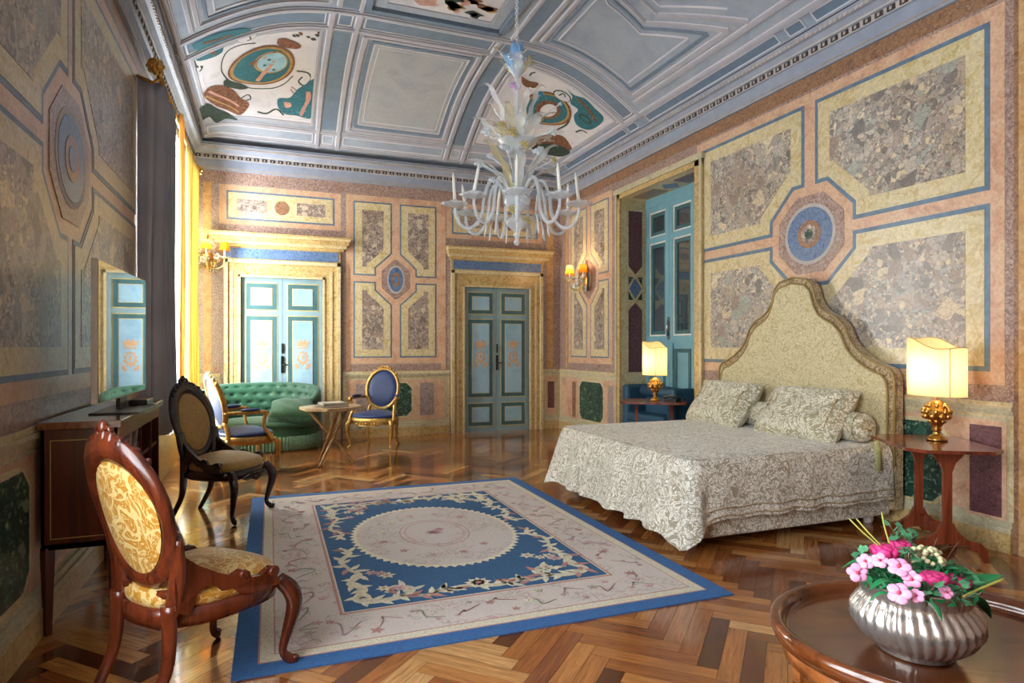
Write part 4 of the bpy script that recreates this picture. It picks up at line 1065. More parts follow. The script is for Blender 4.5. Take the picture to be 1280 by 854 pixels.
# ------------------------------------------------------------------ bamboo table + books
bt = thing('bamboo_table', 'small octagonal table on crossed bamboo legs in front of the settee', 'table', (.66, 7.6, 0), radians(12))
m = MB(); oc8 = [(.36*cos(pi/8+pi*i/4), .33*sin(pi/8+pi*i/4), .635) for i in range(8)]
m.prism(oc8, (0, 0, .03)); m.prism([(x*.93, y*.93, .625) for x, y, _ in oc8], (0, 0, .012)); m.build('tabletop', INL, bt, bevel=.004)
for k in range(3):
    q = 2*pi*k/3 + .5; a = Vector((.27*cos(q), .27*sin(q), .625)); b = Vector((-.26*cos(q+.25), -.26*sin(q+.25), 0))
    P = [a.lerp(b, i/24) for i in range(25)]
    m = MB(); m.tube(P, [.017 + (.006 if i % 4 == 0 else 0) for i in range(25)], 8); m.build('leg', BAMB, bt)
m = MB(); m.ell((0, 0, .31), (.035, .035, .04), n=10); m.tube([(.03*cos(q), .03*sin(q), .31) for q in [i*pi/6 for i in range(12)]], .009, 6, closed=True); m.build('knot', BAMB, bt)
def book(name, w, d, h, cov, label, loc, rz, group='picture books on the bamboo table', pages=BOOKW):
    t = thing(name, label, 'book', loc, rz, group)
    m = MB(); m.bx(-w/2, w/2, -d/2, d/2, 0, .004); m.bx(-w/2, w/2, -d/2, d/2, h-.004, h); m.bx(-w/2, -w/2+.004, -d/2, d/2, 0, h); m.build('cover', cov, t, bevel=.001)
    m = MB(); m.bx(-w/2+.004, w/2-.006, -d/2+.005, d/2-.005, .004, h-.004); m.build('pages', pages, t)
    return t
book('book', .30, .24, .028, BOOKC, 'large book with dark spine, lower one on the bamboo table', (.66, 7.5, .666), .35)
book('book', .28, .22, .022, BOOKB, 'pale book lying on top of a darker one on the bamboo table', (.67, 7.52, .694), .22)

# ------------------------------------------------------------------ bed
bed = thing('bed', 'double bed with tall curved headboard in cream damask', 'bed', (3.45, 4.42, 0))
def L_(p): return (p[0]-3.45, p[1]-4.42, p[2])
m = MB(); m.bx(-.85, .95, -.965, .965, .075, .36); m.build('bed_base', BEDF, bed, bevel=.02)
m = MB(); m.bx(-.87, .93, -.95, .95, .36, .585); m.build('mattress', CREAM, bed, bevel=.04)
for x, y in ((-.78, -.85), (-.78, .85), (.85, -.85), (.85, .85)):
    m = MB(); m.lathe([(.03, 0), (.04, .03), (.035, .11)], (x, y, 0), 12); m.build('leg', WHITE, bed)
pr = [(1003, 346), (1012, 349), (1019, 356), (1024, 374), (1030, 385), (1038, 391), (1050, 397), (1060, 408), (1067, 426), (1076, 437), (1088, 447), (1102, 455), (1115, 460), (1121, 467), (1123, 478)]
hp = [(lambda p: (abs(p[1]-4.40), p[2]))(onXw(*q, 4.42)) for q in pr]; hp[0] = (0, hp[0][1])
hp = [(min(a, 1.02), z) for a, z in hp]
def sc(k, dz): return [(a*k, z-dz) for a, z in hp]
def outline(p): return [(-a, z) for a, z in reversed(p)][:-1] + p
full = outline(hp); YC = -.02
m = MB()
m.prism([(.93, YC-hp[-1][0], .12)] + [(.93, YC+a, z) for a, z in full] + [(.93, YC+hp[-1][0], .12)], (.09, 0, 0), 1)
inn = [p for p in sc(.95, .055)]
m.prism([(.93, YC-inn[-1][0], .3)] + [(.93, YC+a, z) for a, z in outline(inn)] + [(.93, YC+inn[-1][0], .3)], (-.018, 0, 0), 0)
hb = m.build('headboard', [HBF, HBR], bed, bevel=.008)
for nm, pts in (('piping', hp), ('piping', inn)):
    P = [(.925 if pts is not inn else .912, YC+a, z) for a, z in [(-pts[-1][0], .45)] + outline(pts) + [(pts[-1][0], .45)]]
    m = MB(); m.tube(P, .009, 6); m.build(nm, plain('piping_gold', '#9c8350', .5) if not bpy.data.materials.get('piping_gold') else bpy.data.materials['piping_gold'], hb)
# bedspread: top sheet + draped skirt with loose foot corners
x1, xf, yn, yf_ = 4.36, 2.56, 3.44, 5.40; zt = .605
per = [(x1, yn, 0)]
def arc(cx, cy, r, a0, a1, n): return [(cx+r*cos(radians(a0+(a1-a0)*i/n)), cy+r*sin(radians(a0+(a1-a0)*i/n))) for i in range(n+1)]
line = [(x1 - (x1-xf-.1)*i/40, yn) for i in range(40)] + arc(xf+.1, yn+.1, .1, -90, -180, 10) + [(xf, yn+.1+(yf_-yn-.2)*i/44) for i in range(1, 44)] + arc(xf+.1, yf_-.1, .1, 180, 90, 10) + [(xf+.1+(x1-xf-.1)*i/40, yf_) for i in range(1, 41)]
NL = len(line)
def drape(i, v):
    x, y = line[i]; a = Vector(line[max(i-1, 0)]); b = Vector(line[min(i+1, NL-1)]); t = (b-a).normalized(); n = Vector((t.y, -t.x))
    if n.dot(Vector((x-3.5, y-4.4))) < 0: n = -n
    dn = math.exp(-((i-45)/3.6)**2); df = math.exp(-((i-45-54)/3.6)**2)
    foot = 1/(1+math.exp(-(i-44)/1.5)) * 1/(1+math.exp((i-100)/1.5))
    hem = .21 - .09*foot - .09*dn - .06*df + .006*sin(i*.9)
    z = zt - (zt-hem)*v; rnd = .03*(1-math.exp(-v*12))
    fl = rnd + .015*v + .10*foot*v**1.2 + .07*dn*v + .05*df*v
    fl += (.010+.02*foot)*v*sin(i*.75+1.2*sin(i*.31)) + .02*v*sin(i*2.1)*(dn+df)
    p = Vector((x, y, 0)) + Vector((n.x, n.y, 0))*fl
    return (p.x, p.y, z if v > 0 else zt)
m = MB(); NVd = 14
m.grid(lambda u, v: drape(int(round(u*(NL-1))), v), NL-1, NVd, 0)
def topf(u, v):
    x = xf + (x1-xf)*u; y = yn + (yf_-yn)*v
    ex = min(u*(x1-xf), 9); ey = min(v, 1-v)*(yf_-yn); e = min(ex, ey)
    # rounded foot corners: pull grid points inside the corner arc
    for cy, s in ((yn+.1, -1), (yf_-.1, 1)):
        if x < xf+.1 and (y-cy)*s > 0:
            d = Vector((x-(xf+.1), y-cy)); mxx = max(abs(d.x), abs(d.y)); l = d.length
            if l > 0: d *= mxx/l; x, y = xf+.1+d.x, cy+d.y
    return (x, y, zt + .018*(1-math.exp(-e*14)) + .004*sin(x*9)*sin(y*7))
m.grid(topf, 60, 60, 0)
bs = m.build('bedspread', BEDF, None)
for v0 in (.80, .93):
    m = MB(); m.tube([Vector(drape(i, v0)) + Vector((0, -.006, 0)) for i in range(0, 41)], .005, 5); m.build('hem_braid', HBR, bs)
bs = bs; tag(bs, 'cream and taupe scroll-patterned bedspread draped over the bed', 'bedspread')
# pillows
for i, (px, py, w_z, lab) in enumerate(((900, 507, 4.93, 'damask pillow on the far side of the bed, nearer the window niche'), (998, 519, 4.37, 'damask pillow on the near side of the bed, beside the bolster'))):
    t = thing('pillow', lab, 'pillow', (4.10, 5.0 if i == 0 else 4.0, .80), 0, 'damask pillows on the bed')
    t.rotation_euler = (radians(0), radians(-52), radians(4 if i else -3))
    m = pillow('p', None, .50, .80, .22, .4)
    m.build('pillow_case', PILF, t)
    for s in (-1, 1): m = MB(); m.tube(cat([(-.235, s*.30, .03), (-.1, s*.31, .085), (.1, s*.31, .085), (.235, s*.30, .03)], 5), .007, 6); m.build('braid', HBR, t)
bo = thing('bolster', 'round damask bolster with gathered ends lying along the headboard', 'bolster', (4.22, 4.42, .735))
m = MB(); m.tube([(0, -.93, 0), (0, -.90, 0), (0, -.86, 0), (0, .86, 0), (0, .9, 0), (0, .93, 0)], [.07, .105, .112, .112, .105, .07], 28); m.build('bolster_cover', PILF, bo)
for s in (-1, 1):
    m = MB(); m.ell((0, s*.935, 0), (.025, .02, .025), n=10); m.build('button', HBR, bo); m = MB(); m.tube([(.113*cos(q), s*.87, .113*sin(q)) for q in [i*pi/14 for i in range(28)]], .006, 6, closed=True); m.build('piping', HBR, bo)
m = MB()
P = [(0, -.955, -.01), (-.01, -.985, -.05), (-.01, -1.0, -.09)]
m.tube(P, .004, 6); m.lathe([(.008, 0), (.022, -.02), (.02, -.04), (.027, -.05), (.03, -.12), (.034, -.22)], (-.01, -1.0, -.08), 16, fn=lambda q, j, z: 1+.07*cos(8*q)); m.build('tassel', plain('tassel_sage', '#a3a06c', .7, var=.3, scale=70), bo)

# ------------------------------------------------------------------ bedside tables
def make_bedside(label, loc, rz):
    t = thing('bedside_table', label, 'table', loc, rz, 'bedside tables')
    m = MB(); c = chamf(-.375, .375, -.275, .275, .09); m.prism([(x, y, .70) for x, y in c], (0, 0, .02)); m.build('tabletop', TBLW, t, bevel=.004)
    for s in (-1, 1):
        x = s*.20
        m = MB(); m.prism([(x-.013, -.024, .16), (x-.013, .024, .16), (x-.013, .024, .56), (x-.013, .045, .62), (x-.013, .09, .67), (x-.013, .11, .70), (x-.013, -.11, .70), (x-.013, -.09, .67), (x-.013, -.045, .62), (x-.013, -.024, .56)], (.03, 0, 0)); m.build('post', TBLW, t, bevel=.004)
        for g in (-1, 1):
            m = MB(); m.prism([(x-.014, 0, .24), (x-.014, g*.03, .24), (x-.014, g*.06, .18), (x-.014, g*.12, .135), (x-.014, g*.19, .12), (x-.014, g*.225, .08), (x-.014, g*.235, 0), (x-.014, g*.20, 0), (x-.014, g*.185, .05), (x-.014, g*.13, .075), (x-.014, g*.07, .10), (x-.014, 0, .11)], (.03, 0, 0)); m.build('leg', TBLW, t, bevel=.004)
    m = MB(); m.prism([(-.2, -.012, .12), (-.12, -.012, .10), (0, -.012, .13), (.12, -.012, .10), (.2, -.012, .12), (.2, -.012, .24), (.12, -.012, .19), (.06, -.012, .22), (0, -.012, .20), (-.06, -.012, .22), (-.12, -.012, .19), (-.2, -.012, .24)], (0, .024, 0)); m.build('stretcher', TBLW, t, bevel=.003)
    return t
bt1 = make_bedside('wooden trestle bedside table with clipped corners, in the right foreground', (4.10, 2.92, 0), radians(58.6))
bt2 = dup(bt1, (4.20, 6.33, 0), radians(-37), 'wooden trestle bedside table beyond the bed, in front of the blue seat')
def make_lamp(label, loc, rz):
    t = thing('table_lamp', label, 'lamp', loc, rz, 'gilt bedside lamps')
    m = MB(); m.lathe([(.062, 0), (.064, .012), (.05, .018), (.045, .03), (.025, .038), (.02, .06), (.032, .07), (.024, .085), (.036, .105), (.04, .13), (.06, .15), (.078, .185), (.07, .21), (.045, .225), (.05, .25), (.03, .265), (.012, .275)], n=24, fn=lambda q, j, z: 1 + (.10*abs(cos(4*q)) if .1 < z < .26 else 0))
    for z, r, k, s in ((.165, .072, 9, .019), (.195, .078, 9, .017), (.235, .05, 7, .015), (.13, .045, 7, .013)):
        for i in range(k): q = 2*pi*i/k + z*9; m.ell((r*cos(q), r*sin(q), z), (s, s, s*1.3), n=7)
    for s in (-1, 1): m.tube(cat([(0, s*.05, .25), (0, s*.085, .23), (0, s*.095, .20), (0, s*.08, .19)], 4), .008, 6)
    m.build('lamp_base', GOLD, t)
    m = MB(); m.tube([(0, 0, .27), (0, 0, .40)], .006, 8); m.ell((0, 0, .44), (.025, .025, .04), 1, n=10); m.build('bulb_holder', [GOLD, BULB], t)
    m = MB()
    def sh(u, v):
        q = 2*pi*u; y = .195*sgn(cos(q))*abs(cos(q))**.7; x = .10*sgn(sin(q))*abs(sin(q))**.8 + .03*(1-(y/.2)**2)*(-1 if sin(q) < 0 else 0)
        zt_ = .655 + .012*y/.2 + .034*sin(y/.2*2.6) ; return (x, y, .30*(1-v) + zt_*v)
    m.grid(sh, 48, 6, 0, cu=True); m.build('lamp_shade', SHADE, t)
    m = MB(); m.tube([sh(.60, i/6) for i in range(7)], .003, 5); m.tube([sh(i/48, 1) for i in range(48)], .003, 5, closed=True); m.tube([sh(i/48, 0) for i in range(48)], .003, 5, closed=True); m.build('trim', plain('lamp_trim', '#c9a45a', .5) if not bpy.data.materials.get('lamp_trim') else bpy.data.materials['lamp_trim'], t)
    point('lamp_bulb', (loc[0]-.0, loc[1], loc[2]+.46), 7, (1, .8, .55), .03)
    return t
l1 = make_lamp('lit gilt table lamp on the bedside table in the right foreground', (4.20, 2.96, .722), radians(-8))
l2 = dup(l1, (4.22, 6.33, .722), radians(-8), 'lit gilt table lamp on the bedside table beyond the bed'); point('lamp_bulb', (4.22, 6.33, 1.18), 7, (1, .78, .5), .03)
# telephone
tp = thing('telephone', 'small black telephone lying beside the far bedside lamp', 'telephone', (4.38, 6.2, .721), .5)
m = MB(); m.prism([(-.09, -.07, 0), (.09, -.07, 0), (.09, .07, 0), (-.09, .07, 0)], (0, 0, .03)); m.build('telephone_body', BLK, tp, bevel=.01)
m = MB(); m.tube(cat([(-.07, -.09, .045), (-.07, -.04, .06), (-.07, .04, .06), (-.07, .09, .045)], 4), .014, 8); m.build('receiver', BLK, tp)

# ------------------------------------------------------------------ blue seat in the niche
ns = thing('niche_armchair', 'petrol blue velvet seat with boxy arms standing in the window niche', 'armchair', (4.82, 7.0, 0))
m = MB(); m.bx(-.30, .12, .45, .60, .06, .84); m.build('arm', DBLU, ns, bevel=.04)
m = MB(); m.bx(-.30, .12, -.60, -.45, .06, .84); m.build('arm', DBLU, ns, bevel=.04)
m = MB(); m.bx(-.02, .13, -.46, .46, .06, .80); m.build('backrest', DBLU, ns, bevel=.05)
m = MB(); m.bx(-.34, .0, -.45, .45, .1, .36); m.bx(-.33, -.02, -.44, .44, .365, .48); m.build('seat', DBLU, ns, bevel=.035)
m = MB(); m.tube([(-.05, -.42, .76), (-.05, .0, .77), (-.05, .42, .76)], .075, 16); m.build('back_roll', DBLU, ns)
for x in (-.27, .1):
    for y in (-.55, .55): m = MB(); m.lathe([(.02, 0), (.028, .06)], (x, y, 0), 10); m.build('leg', MAHD, ns)

# ------------------------------------------------------------------ cabinet with television
cb = thing('media_cabinet', 'dark mahogany open-fronted cabinet on tall tapered legs against left wall', 'cabinet', (-.84, 4.12, 0))
x0, x1_, y0, y1 = -.155, .155, -.60, .60
m = MB(); m.bx(x0-.01, x1_+.02, y0-.03, y1+.03, .965, 1.0); m.build('cabinet_top', wood('cabinet_top_wood', ['#3a1c10', '#6a3a22', '#84502e', '#4c2616'], .18, ax=(1, .3, 1)), cb, bevel=.004)
m = MB(); m.bx(x0, x1_, y0, y0+.025, .40, .965); m.bx(x0, x1_, y1-.025, y1, .40, .965); m.bx(x0, x0+.015, y0, y1, .40, .965, 1); m.bx(x0, x1_, y0, y1, .40, .43)
m.bx(x1_-.02, x1_+.003, y0, y1, .90, .965, 2)
for a, b, c, d in ((x0+.035, x1_-.035, .45, .455), (x0+.035, x1_-.035, .91, .915)): m.bx(a, b, y0-.003, y0, c, d, 3)
for a in (x0+.035, x1_-.04): m.bx(a, a+.005, y0-.003, y0, .45, .915, 3)
m.build('cabinet_body', [MAHD, BLK, BRW, GILTL], cb, bevel=.002)
m = MB(); m.bx(x0+.015, x1_-.01, y0+.025, y1-.025, .72, .74); m.build('shelf', MAHD, cb)
for sx_, sy_ in ((x0+.02, y0+.022), (x1_-.02, y0+.022), (x0+.02, y1-.022), (x1_-.02, y1-.022)):
    m = MB(); m.lathe([(.018, 0), (.024, .2), (.030, .36), (.03, .41)], (sx_, sy_, 0), 4, sm=False); m.build('leg', MAHD, cb)
for y in (-.02, .3):
    m = MB(); m.bx(x1_-.012, x1_, y, y+.012, .43, .9); m.build('divider', MAHD, cb)
tv = thing('television', 'flat grey-edged television standing on the dark cabinet, reflecting the doors', 'television', (-.77, 4.07, 1.0), radians(-1.1))
m = MB(); m.bx(-.016, .012, -.555, .555, .075, .775); m.build('bezel', plain('tv_grey', '#b4b0ad', .35), tv, bevel=.003)
m = MB(); m.bx(.0125, .014, -.547, .547, .083, .768); m.build('screen', SCREEN, tv)
m = MB(); m.bx(-.015, .005, -.08, .08, .012, .08); m.bx(-.10, .13, -.26, .26, .0, .008); m.build('stand', BLK, tv, bevel=.002)
rm = MB(); rm.bx(-.05, .05, -.11, .11, 0, .035); r_ = rm.build('set_top_box', BLK, None, bevel=.008, loc=(-.735, 4.40, 1.001)); tag(r_, 'small black box on the cabinet under the television', 'set-top box')
for i, (y, h, ti, lab) in enumerate(((3.98, .24, 20, 'upright pale magazine leaning in the open cabinet, nearest of three'), (4.06, .25, 24, 'upright magazine in the cabinet between two others'), (4.14, .23, 28, 'upright magazine in the cabinet, farthest of three'))):
    b_ = book('magazine', .22, .20, .025, [BOOKB, BOOKC, BOOKB][i], lab, (-.80, y, .745), 0, 'magazines in the open cabinet'); b_.rotation_euler = (radians(90-ti), 0, radians(90)); b_.location = (-.80, y, .60 if 0 else .745)
    b_['category'] = 'magazine'; b_.scale = (.8, .8, 1); b_.rotation_euler = (radians(90-ti), 0, 0); b_.location.z = .745 + .08*1.0*cos(radians(ti)); b_.location.y = y

# ------------------------------------------------------------------ curtains
rod = thing('curtain_rod', 'gilt curtain pole with leafy ball ends above the left window', 'curtain rod', (-.86, 7.35, 3.60))
m = MB(); m.tube([(0, -1.55, 0), (0, 1.6, 0)], .022, 12); m.build('pole', GOLD, rod)
for s in (-1, 1):
    m = MB(); c = (0, s*1.62, 0); m.ell(c, (.055, .06, .055), n=14); 
    for i in range(8): q = pi*i/4; m.ell((.05*cos(q), s*1.60, .05*sin(q)), (.022, .03, .022), n=6); m.ell((.03*cos(q), s*1.66, .03*sin(q)), (.018, .02, .018), n=6)
    m.build('finial', GOLD, rod)
for y in (-1.4, 1.45): m = MB(); m.tube([(-.165, y, -.02), (-.05, y, -.06), (0, y, -.02)], .014, 8); m.build('bracket', GOLD, rod)
def curtain(name, label, mt, ya_, yb_, x, z0_, z1_, folds, amp, spread=.0, ret=False):
    m = MB(); n = folds*8
    def fn(u, v):
        w = amp*(.5+.5*v); top = (1-v)
        y = ya_ + (yb_-ya_)*u*(1) + spread*v*(u-.5); xx = x + w*sin(2*pi*folds*u) + .01*sin(9*u+5*v)
        if ret and u < .14: xx = (XL+.010)*(1-u/.14) + xx*(u/.14)
        return (xx, y + .015*sin(4*pi*folds*u+v), z1_ + (z0_-z1_)*v)
    m.grid(fn, n, 24, 0)
    o = m.build(name, mt, None, solid=.006); tag(o, label, 'curtain'); return o
curtain('curtain', 'heavy grey silk curtain gathered at the near side of the window', GREYC, 5.95, 6.78, -.87, .60, 3.58, 6, .055, .05, ret=True)
curtain('curtain', 'narrow orange-gold curtain edge hanging just behind the grey one', OCUR, 6.74, 7.0, -.80, .55, 3.58, 2, .022)
curtain('curtain', 'sheer white curtain glowing in front of the window', SHEER, 6.85, 7.85, -.92, .5, 3.57, 9, .03)
curtain('curtain', 'yellow silk curtain at the far side of the window', YCUR, 7.75, 8.75, -.86, .45, 3.57, 7, .05, .05)

# ------------------------------------------------------------------ wall sconces
def make_sconce(label, loc, rz):
    t = thing('wall_sconce', label, 'wall lamp', loc, rz, 'flowered glass sconces')
    m = MB(); m.ell((0, -.02, 0), (.05, .02, .11), n=12); m.tube([(0, 0, .1), (0, -.02, .16), (0, -.01, .24)], .008, 6)
    m.build('back_plate', GOLD, t)
    rr_ = random.Random(8)
    for i, a in enumerate((-.95, 0, .95)):
        m = MB(); dx, dy = sin(a)*.20, -cos(a)*.20
        m.tube(cat([(0, -.02, -.02), (dx*.4, -.03+dy*.4, -.10), (dx*.9, dy*.9-.02, -.08), (dx, dy-.02, -.01)], 5), .008, 6)
        m.lathe([(.004, -.01), (.035, 0), (.04, .012), (.01, .015)], (dx, dy-.02, 0), 12); ar = m.build('arm', GLASSA, t)
        m = MB(); m.tube([(dx, dy-.02, .01), (dx, dy-.02, .10)], .008, 8); m.ell((dx, dy-.02, .125), (.012, .012, .022), 1, n=8); m.build('candle', [WHITE, BULB], ar)
        m = MB(); m.grid(lambda u, v: (dx+(.032+.02*(1-v))*cos(2*pi*u), dy-.02+(.032+.02*(1-v))*sin(2*pi*u), .075+.085*v), 16, 1, 0, cu=True); m.build('lamp_shade', SHADO, ar)
    for i in range(15):
        q = rr_.uniform(0, 2*pi); r = rr_.uniform(.04, .13); m = MB()
        p = Vector((r*cos(q), -.05-rr_.uniform(0, .08), r*sin(q)*1.3 + (.06 if i % 2 else -.06)))
        for k in range(5): b = 2*pi*k/5; m.ell(p + Vector((.022*cos(b), 0, .022*sin(b))), (.016, .008, .016), n=6)
        m.build('flower', [GLASSL, GLASSL, GLASSA][i % 3], t)
    t.scale = (1.35,)*3
    point('sconce_glow', Vector(loc) + (Matrix.Rotation(rz, 3, 'Z') @ (Vector((0, -.22, .162))*1.35)), 5, (1, .74, .42), .012)
    return t
s1 = make_sconce('lit glass sconce with orange shades left of the settee door', (-.80, 9.59, 2.56), 0)
s2 = dup(s1, (4.515, 8.60, 2.36), radians(-90), 'lit glass sconce on the narrow wall panel beside the window niche'); point('sconce_glow', (4.515-.22*1.35, 8.60, 2.36+.162*1.35), 5, (1, .74, .42), .012)

# ------------------------------------------------------------------ chandelier
cl = thing('chandelier', 'large blown glass chandelier with white candles and flowers hanging from ceiling', 'chandelier', (1.75, 4.475, 0))
m = MB()
for i in range(60):
    z = 3.66+.0225*i; a = (i % 2)*pi/2; c = Vector((0, 0, z))
    m.tube([c + Vector((.012*cos(q)*cos(a), .012*cos(q)*sin(a), .016*sin(q))) for q in [k*pi/4 for k in range(8)]], .004, 4, closed=True)
m.lathe([(.0, 4.93), (.06, 4.94), (.08, 4.965)], n=16); m.build('chain', CHAIN, cl)
m = MB(); m.lathe([(.004, 2.12), (.018, 2.13), (.024, 2.15), (.012, 2.17), (.02, 2.19), (.03, 2.2), (.012, 2.22), (.05, 2.25), (.085, 2.28), (.09, 2.31), (.05, 2.34), (.03, 2.36), (.07, 2.40), (.10, 2.44), (.105, 2.48), (.07, 2.52), (.03, 2.56), (.03, 2.60), (.06, 2.64), (.03, 2.70), (.022, 2.80), (.05, 2.84), (.11, 2.87), (.15, 2.91), (.145, 2.925), (.03, 2.96), (.014, 3.0), (.012, 3.3), (.03, 3.33), (.012, 3.36), (.014, 3.40), (.05, 3.44), (.075, 3.48), (.05, 3.54), (.045, 3.60), (.03, 3.66), (.008, 3.68)], n=20, fn=lambda q, j, z: 1+.05*cos(10*q)); m.build('stem', GLASS, cl)
NA = 9; r5 = random.Random(21)
for i in range(NA):
    q = 2*pi*i/NA + .15; c, s = cos(q), sin(q)
    P = cat([(.06, 2.44, .011), (.13, 2.58, .012), (.20, 2.60, .012), (.245, 2.50, .012), (.27, 2.34, .013), (.34, 2.25, .013), (.42, 2.26, .012), (.465, 2.34, .011), (.47, 2.40, .010)], 5)
    m = MB(); m.tube([(r*c, r*s, z, w*1.15) for r, z, w in P], n=8); ar = m.build('arm', GLASS, cl)
    m = MB(); m.lathe([(.008, 0), (.03, .008), (.085, .022), (.10, .036), (.09, .038), (.02, .022), (.018, .05), (.026, .06), (.012, .064)], (.47*c, .47*s, 2.39), 36, fn=lambda a, j, z: 1+.10*cos(9*a)*(j in (2, 3, 4))); m.build('drip_pan', GLASS, ar)
    tl = .05*sin(i*2.3); m = MB(); b = Vector((.47*c, .47*s, 2.44)); m.tube([b, b + Vector((tl*c, tl*s, .17)), b + Vector((tl*1.25*c, tl*1.25*s, .215))], [.013, .011, .003], 8); m.build('candle', WHITE, ar)
    # pendant leaf drops
    m = MB(); m.tube([(.20*c, .20*s, 2.38, .004), (.235*c, .235*s, 2.28, .014), (.24*c, .24*s, 2.22, .022), (.25*c, .25*s, 2.18, .008)], n=8, sq=(1, .4)); m.build('pendant', GLASS, cl)
def petal_leaf(m, base, out, L, curl, w, mi=0):
    """curled, ruffled glass leaf rising from base"""
    c, s = out; P = cat([(0, 0, w*.4), (.05*L/.3, .30*L, w*.9), (.30*curl+.03, .62*L, w*1.15), (curl*.75, .88*L, w*.95), (curl, .98*L, w*.6), (curl+.035, .90*L, w*.15)], 4)
    N = len(P)-1
    def fn(u, v):
        r, z, k = P[int(round(u*N))]; o = 2*v-1; k2 = k*(1+.22*sin(u*N*1.3)); tw = o*k2*1.25
        rr = r + .35*k*abs(o)**2 + .004*sin(u*22+o*3); return (base[0]+rr*c - tw*s, base[1]+rr*s + tw*c, base[2]+z+.3*k*abs(o)*sin(u*N*1.1))
    m.grid(fn, N, 6, mi)
def glass_flower(m, p, r, mi=0, k=9, up=Vector((0, 0, 1))):
    for i in range(k):
        q = 2*pi*i/k; m.ell(p + Vector((r*.6*cos(q), r*.6*sin(q)*.6, r*.25*sin(q*2) + r*.6*sin(q)*.7)), (r*.36, r*.25, r*.36), mi, n=6)
    m.ell(p, (r*.45,)*3, mi, n=8)
mats5 = [GLASS, GLASSA, GLASSB, GLASSP, GLASST]
for i in range(9):          # lower crown of leaves
    q = 2*pi*i/9+.3; m = MB(); petal_leaf(m, (0.04*cos(q), .04*sin(q), 2.50), (cos(q), sin(q)), .26+.06*(i % 2), .27+.05*(i % 3), .022); m.build('leaf', [GLASSL, GLASSL, GLASSA][i % 3], cl)
for i in range(10):         # middle tier
    q = 2*pi*i/10; m = MB(); petal_leaf(m, (.07*cos(q), .07*sin(q), 2.86), (cos(q), sin(q)), .10+.05*(i % 3), .21+.05*(i % 2), .030); m.build('leaf', [GLASSL, GLASSA, GLASSL, GLASSL, GLASSL][i % 5], cl)
for i in range(10):
    q = 2*pi*i/10+.25; m = MB(); petal_leaf(m, (.05*cos(q), .05*sin(q), 2.92), (cos(q), sin(q)), .22+.08*(i % 3), .17+.06*(i % 2), .020); m.build('leaf', [GLASSA, GLASSL, GLASSL][i % 3], cl)
for i in range(7):          # top crown
    q = 2*pi*i/7; m = MB(); petal_leaf(m, (.03*cos(q), .03*sin(q), 3.42), (cos(q), sin(q)), .12, .10, .020); m.build('leaf', [GLASSA, GLASSB, GLASS][i % 3], cl)
m = MB()
for i in range(9): q = 2*pi*i/9; m.ell((.032*cos(q), .032*sin(q), 3.58+.02*(i % 3)), (.024, .024, .05), n=6)
m.build('bud', GLASSB, cl)
def stemflower(px, py, w, r, mi, k, base=(0, 0, 2.6)):
    p = atw(px, py, w) - Vector((1.75, 4.475, 0)); b = Vector(base) + Vector((p.x*.12, p.y*.12, 0))
    m = MB(); m.tube(cat([tuple(b), tuple(b.lerp(p, .5) + Vector((-p.x*.15, -p.y*.15, 0))), tuple(p)], 5), .006, 6, 0); glass_flower(m, p, r, mi, k); m.build('flower', mats5, cl)
for a in ((633, 184, 4.72, .06, 0, 10, (0, 0, 2.5)), (674, 190, 4.7, .058, 0, 10, (0, 0, 2.5)), (648, 200, 4.66, .035, 1, 8), (642, 107, 4.8, .042, 3, 12, (0, 0, 2.96)), (617, 118, 4.75, .030, 3, 8, (0, 0, 2.9)), (675, 117, 4.75, .027, 4, 8, (0, 0, 2.9)), (598, 205, 4.7, .036, 0, 7), (607, 165, 4.7, .045, 0, 9, (0, 0, 2.9)), (690, 165, 4.75, .04, 0, 8, (0, 0, 2.9)), (640, 165, 4.6, .05, 1, 9, (0, 0, 2.85)), (655, 180, 4.62, .04, 1, 8, (0, 0, 2.85)), (628, 155, 4.65, .04, 1, 8, (0, 0, 2.85)), (692, 200, 4.75, .032, 1, 7), (620, 60, 4.8, .02, 1, 6, (0, 0, 3.4)), (664, 78, 4.8, .022, 1, 6, (0, 0, 3.4)), (700, 130, 4.8, .02, 0, 6, (0, 0, 2.9)), (612, 195, 4.95, .03, 0, 7), (668, 150, 4.95, .04, 0, 7, (0, 0, 2.85)), (615, 225, 4.6, .03, 0, 7), (655, 250, 4.55, .04, 0, 8, (0, 0, 2.3)), (640, 262, 4.6, .045, 1, 8, (0, 0, 2.3)), (658, 275, 4.62, .035, 1, 8, (0, 0, 2.2))): stemflower(*a)

# ------------------------------------------------------------------ tray table, bowl and flowers
tt = thing('tray_table', 'oval wooden tray table with raised rim in the right foreground', 'table', (1.72, 1.20, 0), radians(-20))
TA, TB, TZ = .445, .385, .55
m = MB(); n = 72
m.lathe([(0, TZ-.012), (.88, TZ-.012), (.90, TZ-.010), (.905, TZ+.004), (.93, TZ+.022), (.965, TZ+.028), (.995, TZ+.022), (1.0, TZ+.005), (.98, TZ-.02), (.93, TZ-.028), (0, TZ-.028)], n=n, sx=TA, sy=TB); m.build('tray_top', TRAY, tt)
m = MB(); m.lathe([(.90, TZ-.075), (.92, TZ-.075), (.92, TZ-.026), (.90, TZ-.026), (.90, TZ-.075)], n=n, sx=TA, sy=TB, cap=False); m.build('apron', BRW, tt)
for q in (2, 92, 182, 272):
    a = radians(q); x, y = TA*.87*cos(a), TB*.87*sin(a); m = MB(); m.prism([(x-.021, y-.021, TZ-.03), (x+.021, y-.021, TZ-.03), (x+.021, y+.021, TZ-.03), (x-.021, y+.021, TZ-.03)], (0, 0, -(TZ-.03)), 0); m.build('leg', BRW, tt, bevel=.003)
BW = Vector((1.612, 1.195, TZ-.011))
